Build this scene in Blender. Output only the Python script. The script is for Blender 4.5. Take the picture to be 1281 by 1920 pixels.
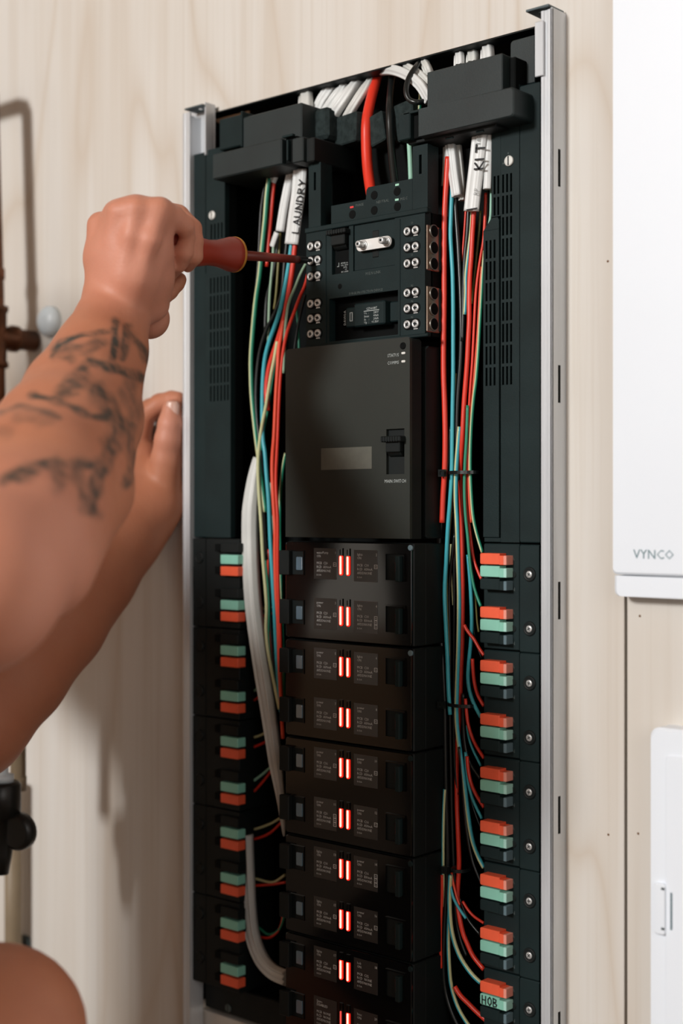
import bpy, math, random
import numpy as np
from mathutils import Vector
random.seed(7)
sc = bpy.context.scene
for o in list(bpy.data.objects): bpy.data.objects.remove(o)

# ------------------------------------------------------------------ camera
F_PX = 50/36*1920
TH = math.radians(41.3); S_, C_ = math.sin(TH), math.cos(TH)
D0 = 1.28
CX, CY = D0*S_, -D0*C_
cam = bpy.data.cameras.new('camera'); cam.lens = 50; cam.sensor_fit = 'VERTICAL'; cam.sensor_height = 36; cam.sensor_width = 24
cam.dof.use_dof = True; cam.dof.focus_distance = 1.19; cam.dof.aperture_fstop = 3.2
cam.clip_start = 0.05
camo = bpy.data.objects.new('camera', cam); sc.collection.objects.link(camo)
camo.location = (CX, CY, 0); camo.rotation_euler = (math.pi/2, 0, TH)
sc.camera = camo

# ------------------------------------------------------------------ world, lamps, exposure
w = bpy.data.worlds.new('world'); sc.world = w; w.use_nodes = True
bg = w.node_tree.nodes['Background']; bg.inputs[0].default_value = (1.0, .90, .78, 1); bg.inputs[1].default_value = 1.3
def area(name, loc, target, sx, sy, power, col):
    l = bpy.data.lights.new(name, 'AREA'); l.shape = 'RECTANGLE'; l.size = sx; l.size_y = sy; l.energy = power; l.color = col
    o = bpy.data.objects.new(name, l); sc.collection.objects.link(o); o.location = loc
    d = Vector(target)-Vector(loc); o.rotation_euler = d.to_track_quat('-Z', 'Y').to_euler(); return o
area('window_daylight', (-0.15, -3.50, 1.08), (-0.1, 0, -0.05), 0.50, 0.50, 102, (1.0, .99, .975))
area('side_fill', (1.90, -1.3, 0.35), (0.1, -.1, -0.1), 0.9, 1.2, 5.5, (.93, .96, 1.0))  # fill lamp added to brighten the right side
sc.view_settings.view_transform = 'Standard'; sc.view_settings.look = 'None'
sc.view_settings.gamma = 1; sc.view_settings.use_curve_mapping = False
sc.view_settings.exposure = 0.0

# ------------------------------------------------------------------ projection helpers (photo pixel on a plane y=Y -> world point)
def P(px, py, Y):
    u = (px-640.5)/F_PX; v = (960-py)/F_PX; t = (Y-CY)/(C_+u*S_)
    return Vector((CX+t*(-S_+u*C_), Y, t*v))
def PC(px, py, Z):
    u = (px-640.5)/F_PX; v = (960-py)/F_PX
    return Vector((CX+Z*(-S_+u*C_), CY+Z*(C_+u*S_), Z*v))
def depth(x, y): return -(x-CX)*S_+(y-CY)*C_
def X(px, Y): return P(px, 960, Y).x
def Zf(px, py, Y): return P(px, py, Y).z
def R(px0, px1, py0, py1, Y, pr=None):
    pr = (px0+px1)/2 if pr is None else pr
    return X(px0, Y), X(px1, Y), Zf(pr, py1, Y), Zf(pr, py0, Y)     # x0 x1 zlow zhigh

# ------------------------------------------------------------------ materials
def mat(name, col, rough=.5, metal=0, noise=0, nscale=40, bump=0, bscale=300, spec=.5, coat=0, sss=0, emis=None, estr=0, col2=None, stretch=(1,1,1)):
    m = bpy.data.materials.new(name); m.use_nodes = True; nt = m.node_tree; b = nt.nodes['Principled BSDF']
    b.inputs['Base Color'].default_value = (*col, 1); b.inputs['Roughness'].default_value = rough; b.inputs['Metallic'].default_value = metal
    b.inputs['Specular IOR Level'].default_value = spec; b.inputs['Coat Weight'].default_value = coat
    if sss: b.inputs['Subsurface Weight'].default_value = sss; b.inputs['Subsurface Radius'].default_value = (.012, .004, .002); b.inputs['Subsurface Scale'].default_value = 1
    if emis: b.inputs['Emission Color'].default_value = (*emis, 1); b.inputs['Emission Strength'].default_value = estr
    tc = nt.nodes.new('ShaderNodeTexCoord'); mp = nt.nodes.new('ShaderNodeMapping'); mp.inputs['Scale'].default_value = stretch
    nt.links.new(tc.outputs['Object'], mp.inputs['Vector'])
    n = nt.nodes.new('ShaderNodeTexNoise'); n.inputs['Scale'].default_value = nscale; n.inputs['Detail'].default_value = 5
    nt.links.new(mp.outputs[0], n.inputs['Vector'])
    if noise:
        mx = nt.nodes.new('ShaderNodeMix'); mx.data_type = 'RGBA'
        c2 = col2 or tuple(c*(1-noise) for c in col)
        mx.inputs[6].default_value = (*col, 1); mx.inputs[7].default_value = (*c2, 1)
        cr = nt.nodes.new('ShaderNodeMapRange'); cr.inputs[1].default_value = .38; cr.inputs[2].default_value = .68
        nt.links.new(n.outputs['Fac'], cr.inputs[0]); nt.links.new(cr.outputs[0], mx.inputs[0]); nt.links.new(mx.outputs[2], b.inputs['Base Color'])
    mr = nt.nodes.new('ShaderNodeMapRange'); mr.inputs[3].default_value = rough*.88; mr.inputs[4].default_value = min(1, rough*1.12)
    nt.links.new(n.outputs['Fac'], mr.inputs[0]); nt.links.new(mr.outputs[0], b.inputs['Roughness'])
    if bump:
        n2 = nt.nodes.new('ShaderNodeTexNoise'); n2.inputs['Scale'].default_value = bscale; n2.inputs['Detail'].default_value = 4
        nt.links.new(mp.outputs[0], n2.inputs['Vector'])
        bp = nt.nodes.new('ShaderNodeBump'); bp.inputs['Strength'].default_value = bump; bp.inputs['Distance'].default_value = .001
        nt.links.new(n2.outputs['Fac'], bp.inputs['Height']); nt.links.new(bp.outputs[0], b.inputs['Normal'])
    return m

M = {}
M['plastic'] = mat('black_plastic', (.0070, .0180, .0190), .60, noise=.25, nscale=25, bump=.12, bscale=900, spec=.22)
M['plastic2'] = mat('black_plastic_worn', (.0085, .0190, .0200), .55, noise=.4, nscale=14, bump=.1, bscale=900)
M['dark'] = mat('dark_plastic', (.006, .009, .009), .55, noise=.2, spec=.25)
M['tray'] = mat('enclosure_black', (.003, .004, .004), .7, noise=.2, spec=.1)
M['matte'] = mat('matte_grey_cover', (.019, .0235, .019), .42, noise=.3, nscale=9, bump=.05, bscale=1200, spec=.5)
M['gloss'] = mat('gloss_black', (.004, .004, .004), .10, noise=.2, spec=.5, coat=0)
M['foam'] = mat('grey_foam', (.028, .040, .040), .95, noise=.4, nscale=200, bump=.5, bscale=900, spec=.1)
M['orange'] = mat('orange_plastic', (.93, .13, .055), .42, noise=.12, nscale=60)
M['mint'] = mat('mint_plastic', (.27, .62, .49), .42, noise=.1, nscale=60)
M['orangepale'] = mat('pale_orange_plastic', (.90, .34, .26), .4, noise=.1)
M['mintpale'] = mat('pale_mint_plastic', (.45, .78, .68), .4, noise=.1)
M['greyblue'] = mat('grey_blue_plastic', (.13, .20, .23), .35, noise=.1)
M['silver'] = mat('zinc_screw', (.68, .69, .68), .32, metal=.45, noise=.2, nscale=200)
M['nickel'] = mat('nickel_bar', (.86, .86, .84), .45, metal=.6, noise=.05)
M['alu'] = mat('galvanised_steel', (.68, .71, .74), .36, metal=.35, noise=.18, nscale=8, stretch=(6, 6, .6), bump=.05)
M['whitescrew'] = mat('white_nylon', (.72, .72, .68), .45, noise=.05)
M['brownreflect'] = mat('brown_reflection_metal', (.34, .25, .19), .35, metal=.8, noise=.2)  # metal plate; the brown base colour stands in for what it reflects
M['white'] = mat('white_powder_coat', (.84, .90, .97), .35, noise=.03, nscale=5)
M['whitecable'] = mat('white_sheath', (.74, .76, .75), .42, noise=.12, nscale=30)
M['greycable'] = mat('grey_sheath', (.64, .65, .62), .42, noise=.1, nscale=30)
M['ink'] = mat('black_marker', (.01, .012, .014), .6)
M['red'] = mat('red_insulation', (.78, .045, .022), .34, noise=.1)
M['redorange'] = mat('red_orange_insulation', (.86, .085, .035), .34, noise=.1)
M['cyan'] = mat('blue_insulation', (.05, .42, .50), .34, noise=.1)
M['cream'] = mat('yellow_insulation', (.60, .62, .34), .34, noise=.1)
M['green'] = mat('green_insulation', (.018, .26, .15), .34, noise=.1)
M['palegreen'] = mat('pale_green_insulation', (.30, .46, .32), .34, noise=.1)
M['blackw'] = mat('black_insulation', (.009, .012, .012), .30, noise=.1)
M['olive'] = mat('olive_insulation', (.20, .18, .05), .35, noise=.1)
M['text'] = mat('grey_print', (.42, .46, .45), .6)
M['textdim'] = mat('faint_print', (.075, .095, .09), .6)
M['textlcd'] = mat('display_glyphs', (.66, .68, .67), .5)
M['lcd'] = mat('display_panel', (.026, .025, .024), .30, noise=.2, spec=.9)
M['sticker'] = mat('grey_sticker', (.105, .105, .085), .5, noise=.15, nscale=100)
M['led'] = mat('red_led_core', (.8, .05, .03), .4, emis=(1.0, .36, .25), estr=3.4)
M['ledhalo'] = mat('red_led_glow', (.75, .02, .01), .35, emis=(1.0, .018, .008), estr=1.15)  # glow around the LED core, painted as an emissive rim
M['leddim'] = mat('red_led_core_dim', (.8, .1, .08), .4, emis=(1.0, .10, .08), estr=.8)
M['redslit'] = mat('red_flag', (.6, .01, .01), .4, emis=(1, .02, .01), estr=.12)
M['greenmark'] = mat('green_mark', (.35, .65, .50), .5)
M['redmark'] = mat('red_mark', (.75, .04, .04), .5)
M['blueglint'] = mat('blue_glint_lens', (.10, .17, .22), .08, spec=1, coat=1)  # bluish highlight on the switch window, put into its base colour
M['dullmetal'] = mat('dull_metal', (.30, .29, .26), .35, metal=.8)
M['printgrey'] = mat('grey_cable_print', (.38, .40, .40), .6)
M['copper'] = mat('copper_pipe', (.17, .065, .03), .42, metal=.7, noise=.5, nscale=40, col2=(.06, .028, .014))
M['brownpvc'] = mat('tan_pipe', (.25, .19, .12), .5, noise=.1)
M['valve'] = mat('black_valve', (.008, .009, .008), .4, noise=.2)
M['whitepvc'] = mat('white_pvc', (.66, .74, .78), .35, noise=.05)
M['bluering'] = mat('blue_ring', (.05, .17, .30), .4)
M['bracket'] = mat('dull_steel', (.10, .13, .14), .5, metal=.6, noise=.3)
M['driver'] = mat('red_handle', (.33, .034, .014), .42, noise=.15, nscale=30, bump=.05, bscale=400)
M['driver2'] = mat('dark_red_shaft', (.19, .024, .014), .45, noise=.15)
M['yellowring'] = mat('yellow_collar', (.55, .24, .03), .5, noise=.3, nscale=150)
M['nail'] = mat('fingernail', (.66, .40, .32), .3, coat=.3)
M['shirt'] = mat('charcoal_cloth', (.03, .032, .035), .9, noise=.2, bump=.3, bscale=600)
M['shorts'] = mat('dark_shorts', (.012, .012, .014), .9, noise=.2, bump=.3, bscale=600)
M['hair'] = mat('brown_hair', (.03, .018, .01), .7, noise=.3, nscale=200, bump=.6, bscale=400)
M['shoe'] = mat('work_boot', (.06, .035, .02), .7, noise=.2)
M['paint'] = mat('painted_wall', (.30, .18, .095), .7, noise=.04, nscale=3)
M['floor'] = mat('floor_boards', (.10, .065, .04), .6, noise=.3, nscale=3, stretch=(1, 8, 1))
M['stud'] = mat('timber_framing', (.16, .075, .028), .8, noise=.3, nscale=20)

def plywood(name):
    m = bpy.data.materials.new(name); m.use_nodes = True; nt = m.node_tree; b = nt.nodes['Principled BSDF']; L = nt.links.new
    tc = nt.nodes.new('ShaderNodeTexCoord')
    def mapping(s, r=(0, 0, 0), loc=(0, 0, 0)):
        q = nt.nodes.new('ShaderNodeMapping'); q.inputs['Scale'].default_value = s; q.inputs['Rotation'].default_value = r; q.inputs['Location'].default_value = loc
        L(tc.outputs['Object'], q.inputs['Vector']); return q
    def noise(mp, sc_, det, dist=0):
        n = nt.nodes.new('ShaderNodeTexNoise'); n.inputs['Scale'].default_value = sc_; n.inputs['Detail'].default_value = det; n.inputs['Distortion'].default_value = dist
        L(mp.outputs[0], n.inputs['Vector']); return n
    big = noise(mapping((3.2, 3.2, .55)), 1.3, 2, .3)          # cathedral figure
    mul = nt.nodes.new('ShaderNodeMath'); mul.operation = 'MULTIPLY'; mul.inputs[1].default_value = 17
    L(big.outputs['Fac'], mul.inputs[0])
    fr = nt.nodes.new('ShaderNodeMath'); fr.operation = 'PINGPONG'; fr.inputs[1].default_value = 1
    L(mul.outputs[0], fr.inputs[0])
    pw = nt.nodes.new('ShaderNodeMath'); pw.operation = 'POWER'; pw.inputs[1].default_value = 7
    L(fr.outputs[0], pw.inputs[0])
    fine = noise(mapping((150, 150, 2.6)), 1, 4, .1)
    med = noise(mapping((30, 30, 1.1)), 1, 3, .2)
    blot = noise(mapping((3, 3, 1.6)), 1.5, 3)
    def mix(fac, a, bcol, amt=1, out=None):
        mx = nt.nodes.new('ShaderNodeMix'); mx.data_type = 'RGBA'
        s = nt.nodes.new('ShaderNodeMath'); s.operation = 'MULTIPLY'; s.inputs[1].default_value = amt; L(fac, s.inputs[0]); L(s.outputs[0], mx.inputs[0])
        if isinstance(a, tuple): mx.inputs[6].default_value = (*a, 1)
        else: L(a, mx.inputs[6])
        mx.inputs[7].default_value = (*bcol, 1); return mx.outputs[2]
    def rng(o, a, c):
        q = nt.nodes.new('ShaderNodeMapRange'); q.inputs[1].default_value = a; q.inputs[2].default_value = c; L(o, q.inputs[0]); return q.outputs[0]
    c = mix(rng(blot.outputs['Fac'], .35, .7), (.68, .655, .615), (.64, .60, .54), .8)
    c = mix(pw.outputs[0], c, (.52, .42, .32), .50)
    c = mix(rng(med.outputs['Fac'], .45, .72), c, (.57, .50, .42), .5)
    c = mix(rng(fine.outputs['Fac'], .5, .75), c, (.52, .45, .37), .33)
    L(c, b.inputs['Base Color']); b.inputs['Roughness'].default_value = .55; b.inputs['Specular IOR Level'].default_value = .3
    bp = nt.nodes.new('ShaderNodeBump'); bp.inputs['Strength'].default_value = .06; bp.inputs['Distance'].default_value = .001
    L(fine.outputs['Fac'], bp.inputs['Height']); L(bp.outputs[0], b.inputs['Normal'])
    return m
M['ply'] = plywood('birch_plywood')

def skin_mat():
    m = bpy.data.materials.new('skin'); m.use_nodes = True; nt = m.node_tree; b = nt.nodes['Principled BSDF']; L = nt.links.new
    tc = nt.nodes.new('ShaderNodeTexCoord')
    def noise(s, d):
        n = nt.nodes.new('ShaderNodeTexNoise'); n.inputs['Scale'].default_value = s; n.inputs['Detail'].default_value = d; L(tc.outputs['Object'], n.inputs['Vector']); return n
    n1 = noise(28, 3); n2 = noise(420, 4); n3 = noise(70, 4)
    at = nt.nodes.new('ShaderNodeAttribute'); at.attribute_name = 'tone'      # r: ink, g: redness of knuckles
    sp = nt.nodes.new('ShaderNodeSeparateColor'); L(at.outputs['Color'], sp.inputs[0])
    def mix(f, a, c2, k):
        mx = nt.nodes.new('ShaderNodeMix'); mx.data_type = 'RGBA'; s = nt.nodes.new('ShaderNodeMath'); s.operation = 'MULTIPLY'; s.inputs[1].default_value = k; s.use_clamp = True
        L(f, s.inputs[0]); L(s.outputs[0], mx.inputs[0])
        if isinstance(a, tuple): mx.inputs[6].default_value = (*a, 1)
        else: L(a, mx.inputs[6])
        mx.inputs[7].default_value = (*c2, 1); return mx.outputs[2]
    c = mix(n1.outputs['Fac'], (.53, .225, .125), (.45, .160, .085), .9)
    c = mix(n3.outputs['Fac'], c, (.36, .13, .075), .35)
    c = mix(sp.outputs[1], c, (.66, .30, .215), .85)
    n4 = noise(95, 5); mr = nt.nodes.new('ShaderNodeMapRange'); mr.inputs[1].default_value = .30; mr.inputs[2].default_value = .62; mr.inputs[3].default_value = .35; mr.inputs[4].default_value = 1.25
    L(n4.outputs['Fac'], mr.inputs[0]); mm = nt.nodes.new('ShaderNodeMath'); mm.operation = 'MULTIPLY'; L(sp.outputs[0], mm.inputs[0]); L(mr.outputs[0], mm.inputs[1])
    c = mix(mm.outputs[0], c, (.045, .045, .036), .90)
    L(c, b.inputs['Base Color']); b.inputs['Roughness'].default_value = .52; b.inputs['Specular IOR Level'].default_value = .38
    b.inputs['Subsurface Weight'].default_value = .12; b.inputs['Subsurface Radius'].default_value = (.010, .004, .002); b.inputs['Subsurface Scale'].default_value = 1
    bp = nt.nodes.new('ShaderNodeBump'); bp.inputs['Strength'].default_value = .25; bp.inputs['Distance'].default_value = .001
    L(n2.outputs['Fac'], bp.inputs['Height']); L(bp.outputs[0], b.inputs['Normal'])
    return m
M['skin'] = skin_mat()

# ------------------------------------------------------------------ mesh builder
WL = {}
class MB:
    def __init__(s): s.v = []; s.f = []; s.m = []; s.s = []
    def add(s, vs, fs, mi=0, smooth=False):
        o = len(s.v); s.v += [tuple(v) for v in vs]
        for f in fs: s.f.append(tuple(i+o for i in f)); s.m.append(mi); s.s.append(smooth)
        return s
    def box(s, x0, x1, y0, y1, z0, z1, b=0.0006, mi=0):
        if x0 > x1: x0, x1 = x1, x0
        if y0 > y1: y0, y1 = y1, y0
        if z0 > z1: z0, z1 = z1, z0
        b = min(b, (x1-x0)*.45, (y1-y0)*.45, (z1-z0)*.45)
        if b <= 0:
            vs = [(x, y, z) for x in (x0, x1) for y in (y0, y1) for z in (z0, z1)]
            return s.add(vs, [(0, 1, 3, 2), (4, 6, 7, 5), (0, 4, 5, 1), (2, 3, 7, 6), (0, 2, 6, 4), (1, 5, 7, 3)], mi)
        xs, ys, zs = (x0, x1), (y0, y1), (z0, z1); vs = []; ix = {}
        for i in (0, 1):
            for j in (0, 1):
                for k in (0, 1):
                    sx, sy, sz = (1, -1)[i]*b, (1, -1)[j]*b, (1, -1)[k]*b
                    for a, p in enumerate(((xs[i], ys[j]+sy, zs[k]+sz), (xs[i]+sx, ys[j], zs[k]+sz), (xs[i]+sx, ys[j]+sy, zs[k]))):
                        ix[i, j, k, a] = len(vs); vs.append(p)
        fs = []
        for i in (0, 1): fs.append([ix[i, j, k, 0] for j, k in ((0, 0), (0, 1), (1, 1), (1, 0))][::(1, -1)[i]])
        for j in (0, 1): fs.append([ix[i, j, k, 1] for i, k in ((0, 0), (1, 0), (1, 1), (0, 1))][::(1, -1)[j]])
        for k in (0, 1): fs.append([ix[i, j, k, 2] for i, j in ((0, 0), (0, 1), (1, 1), (1, 0))][::(1, -1)[k]])
        for i in (0, 1):
            for j in (0, 1): fs.append([ix[i, j, 0, 0], ix[i, j, 1, 0], ix[i, j, 1, 1], ix[i, j, 0, 1]][::(1, -1)[(i+j) % 2]])
            for k in (0, 1): fs.append([ix[i, 0, k, 0], ix[i, 1, k, 0], ix[i, 1, k, 2], ix[i, 0, k, 2]][::(-1, 1)[(i+k) % 2]])
        for j in (0, 1):
            for k in (0, 1): fs.append([ix[0, j, k, 1], ix[1, j, k, 1], ix[1, j, k, 2], ix[0, j, k, 2]][::(1, -1)[(j+k) % 2]])
        for i in (0, 1):
            for j in (0, 1):
                for k in (0, 1): fs.append([ix[i, j, k, a] for a in (0, 1, 2)][::(-1, 1)[(i+j+k) % 2]])
        return s.add(vs, fs, mi)
    def prism(s, poly, y0, y1, mi=0, bev=0):          # poly in (x,z); front at y0 (towards camera)
        n = len(poly); a = sum(poly[i][0]*poly[(i+1) % n][1]-poly[(i+1) % n][0]*poly[i][1] for i in range(n))
        if a < 0: poly = poly[::-1]
        cx = sum(p[0] for p in poly)/n; cz = sum(p[1] for p in poly)/n
        if bev:
            def ins(p):
                d = math.hypot(p[0]-cx, p[1]-cz) or 1; return (p[0]-(p[0]-cx)/d*bev*1.3, p[1]-(p[1]-cz)/d*bev*1.3)
            vs = [(*(q := ins(p))[:1], y0, q[1]) for p in poly]+[(p[0], y0+bev, p[1]) for p in poly]+[(p[0], y1, p[1]) for p in poly]
            fs = [list(range(n)), list(range(3*n-1, 2*n-1, -1))]
            for r in (0, 1): fs += [(r*n+i, (r+1)*n+i, (r+1)*n+(i+1) % n, r*n+(i+1) % n) for i in range(n)]
            return s.add(vs, fs, mi)
        vs = [(p[0], y0, p[1]) for p in poly]+[(p[0], y1, p[1]) for p in poly]
        fs = [list(range(n)), list(range(2*n-1, n-1, -1))]+[(i, n+i, n+(i+1) % n, (i+1) % n) for i in range(n)]
        return s.add(vs, fs, mi)
    def rrect(s, x0, x1, z0, z1, r, y0, y1, mi=0, seg=5, bev=0, corners=(1, 1, 1, 1)):
        poly = []
        for (cx, cz, a0), on in zip(((x1-r, z1-r, 0), (x0+r, z1-r, 90), (x0+r, z0+r, 180), (x1-r, z0+r, 270)), corners):
            if on: poly += [(cx+r*math.cos(math.radians(a0+90*t/seg)), cz+r*math.sin(math.radians(a0+90*t/seg))) for t in range(seg+1)]
            else: poly.append((cx+(r if a0 in (0, 270) else -r), cz+(r if a0 in (0, 90) else -r)))
        return s.prism(poly, y0, y1, mi, bev)
    def rev(s, p, axis, prof, seg=20, mi=0, smooth=True, sx=1):    # lathe: prof [(dist along axis, radius)]
        p = Vector(p); a = Vector(axis).normalized(); u = a.orthogonal().normalized(); v = a.cross(u); vs = []; fs = []
        for d, r in prof: vs += [p+a*d+(u*math.cos(2*math.pi*i/seg)+v*math.sin(2*math.pi*i/seg))*r for i in range(seg)]
        for k in range(len(prof)-1): fs += [(k*seg+i, k*seg+(i+1) % seg, (k+1)*seg+(i+1) % seg, (k+1)*seg+i) for i in range(seg)]
        s.add(vs, fs, mi, smooth); n = len(s.v)-len(vs)
        s.f.append(tuple(n+i for i in range(seg))[::-1]); s.m.append(mi); s.s.append(False)
        s.f.append(tuple(n+(len(prof)-1)*seg+i for i in range(seg))); s.m.append(mi); s.s.append(False)
        return s
    def disc_cyl(s, x, z, y0, y1, r, mi=0, seg=16, bev=.0003):
        return s.rev((x, y0, z), (0, 1, 0), [(0, max(r-bev, r*.6)), (bev, r), (y1-y0, r)], seg, mi)
    def grid(s, xs, zs, holes, y0, y1, mi=0, mp=None, edge=True):  # plate with rectangular openings (real holes)
        nx, nz = len(xs)-1, len(zs)-1; mp = mp or (lambda a, b, c: (a, b, c))
        H = lambda i, j: i < 0 or j < 0 or i >= nx or j >= nz or (i, j) in holes
        for i in range(nx):
            for j in range(nz):
                if (i, j) in holes: continue
                a, b, c, d = xs[i], xs[i+1], zs[j], zs[j+1]
                q = [mp(*t) for t in ((a, y0, c), (b, y0, c), (b, y0, d), (a, y0, d), (a, y1, c), (b, y1, c), (b, y1, d), (a, y1, d))]
                fs = [(0, 1, 2, 3), (7, 6, 5, 4)]
                if H(i-1, j): fs.append((0, 3, 7, 4))
                if H(i+1, j): fs.append((1, 5, 6, 2))
                if H(i, j-1): fs.append((0, 4, 5, 1))
                if H(i, j+1): fs.append((3, 2, 6, 7))
                s.add(q, fs, mi)
        return s
    def sweep(s, pts, sec, mis=None, closed=True, scl=None, fw=None, smooth=True):   # sec: list of (a,b) with a along width dir, b along depth dir
        n = len(sec); vs = []; fs = []
        N = len(pts); P_ = [Vector(p) for p in pts]
        base = s.v and len(s.v) or 0
        prev = None
        for i in range(N):
            t = (P_[min(i+1, N-1)]-P_[max(i-1, 0)]).normalized()
            ref = Vector(fw) if fw else Vector((0, 1, 0))
            wd = ref.cross(t)
            if wd.length < .15: wd = prev if prev else Vector((1, 0, 0))
            wd = (wd-t*wd.dot(t)).normalized()
            if prev and wd.dot(prev) < 0: wd = -wd
            elif prev is None and wd.x < 0: wd = -wd
            prev = wd; dp = t.cross(wd).normalized()
            if dp.y > 0: dp = -dp                       # b>0 points toward the camera
            k = scl[i] if scl else 1
            vs += [P_[i]+wd*(a*k)+dp*(b*k) for a, b in sec]
        o = len(s.v); s.v += [tuple(v) for v in vs]
        for i in range(N-1):
            for j in range(n):
                f = (i*n+j, i*n+(j+1) % n, (i+1)*n+(j+1) % n, (i+1)*n+j)
                s.f.append(tuple(q+o for q in f)); s.m.append(mis[j] if mis else 0); s.s.append(smooth)
        s.f.append(tuple(o+q for q in range(n))[::-1]); s.m.append(0); s.s.append(False)
        s.f.append(tuple(o+(N-1)*n+q for q in range(n))); s.m.append(0); s.s.append(False)
        return s
    def mesh(s, name, mats, org=(0, 0, 0)):
        me = bpy.data.meshes.new(name); me.from_pydata([(v[0]-org[0], v[1]-org[1], v[2]-org[2]) for v in s.v], [], s.f)
        for m in (mats if isinstance(mats, (list, tuple)) else [mats]): me.materials.append(M[m] if isinstance(m, str) else m)
        me.polygons.foreach_set('material_index', s.m); me.polygons.foreach_set('use_smooth', s.s); me.update(); return me
    def center(s):
        a = np.array(s.v); return Vector((a.min(0)+a.max(0))/2)
    def build(s, name, mats, parent=None, origin=None):
        org = Vector(origin) if origin is not None else s.center()
        o = bpy.data.objects.new(name, s.mesh(name, mats, org)); sc.collection.objects.link(o); place(o, org, parent); return o
def place(o, loc, parent):
    loc = Vector(loc); WL[o.name] = loc
    if parent: o.parent = parent; o.location = loc-WL[parent.name]
    else: o.location = loc
def inst(name, me, loc, parent, rot=None):
    o = bpy.data.objects.new(name, me); sc.collection.objects.link(o); place(o, loc, parent)
    if rot: o.rotation_euler = rot
    return o
def tag(o, label=None, cat=None, group=None, kind=None):
    if label: o['label'] = label
    if cat: o['category'] = cat
    if group: o['group'] = group
    if kind: o['kind'] = kind
    return o
def empty(name, loc, label, cat, group=None):
    o = bpy.data.objects.new(name, None); o.empty_display_size = .02; sc.collection.objects.link(o); place(o, loc, None); return tag(o, label, cat, group)
def cat_rom(pts, k=6):
    P_ = [Vector(p) for p in pts]
    if len(P_) < 3: return P_
    out = []
    for i in range(len(P_)-1):
        a, b, c, d = P_[max(i-1, 0)], P_[i], P_[i+1], P_[min(i+2, len(P_)-1)]
        for j in range(k):
            t = j/k; out.append(.5*((2*b)+(c-a)*t+(2*a-5*b+4*c-d)*t*t+(3*b-a-3*c+d)*t**3))
    out.append(P_[-1]); return out
def text_mesh(txt, size, mats, align='LEFT', rot=0, y=0, sx=1):      # flat print lying in the x-z plane, facing -y
    cu = bpy.data.curves.new('t', 'FONT'); cu.body = txt; cu.size = size; cu.align_x = align; cu.resolution_u = 1; cu.space_line = .95
    o = bpy.data.objects.new('t', cu); me = bpy.data.meshes.new_from_object(o)
    vs = [v.co.copy() for v in me.vertices]; fs = [tuple(p.vertices) for p in me.polygons]
    bpy.data.objects.remove(o); bpy.data.meshes.remove(me)
    c, s = math.cos(rot), math.sin(rot)
    return [((v.x*sx*c-v.y*s), y, (v.x*sx*s+v.y*c)) for v in vs], fs
def add_text(mb, txt, size, loc, align='LEFT', rot=0, sx=1, mi=0):
    vs, fs = text_mesh(txt, size, None, align, rot, 0, sx)
    mb.add([(v[0]+loc[0], loc[1], v[2]+loc[2]) for v in vs], fs, mi); return mb
GL = {'L': [[(0, 1), (0, 0), (.6, .02)]], 'A': [[(0, 0), (.32, 1), (.66, 0)], [(.1, .38), (.56, .38)]], 'U': [[(0, 1), (.02, .2), (.28, 0), (.55, .18), (.6, 1)]],
      'N': [[(0, 0), (.03, 1), (.55, .05), (.6, 1)]], 'D': [[(0, 0), (0, 1), (.42, .86), (.58, .48), (.4, .08), (0, 0)]], 'R': [[(0, 0), (0, 1), (.46, .9), (.44, .58), (0, .5), (.58, 0)]],
      'Y': [[(0, 1), (.3, .5), (.6, 1)], [(.3, .5), (.22, 0)]], 'K': [[(0, 1), (0, 0)], [(.55, 1), (0, .45), (.62, 0)]], 'I': [[(.1, 1), (.1, 0)]], 'T': [[(0, 1), (.7, 1)], [(.36, 1), (.34, 0)]],
      'H': [[(0, 1), (0, 0)], [(.5, 1), (.5, 0)], [(0, .5), (.5, .5)]], 'O': [[(.3, 1), (.05, .7), (.05, .3), (.28, 0), (.52, .3), (.52, .7), (.3, 1)]], 'B': [[(0, 0), (0, 1), (.42, .86), (.36, .56), (0, .52), (.5, .3), (.4, .04), (0, 0)]]}
def handwriting(name, word, p0, dx, dz, h, pitch, th, parent, y):    # pen strokes: p0 (x,z), dx text direction, dz letter-up direction
    mb = MB(); x = 0; gw = min(1, pitch*.80/(.62*h))
    for ch in word:
        for st in GL[ch]:
            for a, b in zip(st[:-1], st[1:]):
                A = Vector((p0[0]+dx[0]*(x+a[0]*h*gw)+dz[0]*a[1]*h, y, p0[1]+dx[1]*(x+a[0]*h*gw)+dz[1]*a[1]*h))
                B = Vector((p0[0]+dx[0]*(x+b[0]*h*gw)+dz[0]*b[1]*h, y, p0[1]+dx[1]*(x+b[0]*h*gw)+dz[1]*b[1]*h))
                mb.sweep([A-(B-A).normalized()*th*.3, B+(B-A).normalized()*th*.3], [(-th/2, .00012), (th/2, .00012), (th/2, -.0001), (-th/2, -.0001)], smooth=False)
        x += pitch
    return mb.build(name, 'ink', parent)

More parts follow.
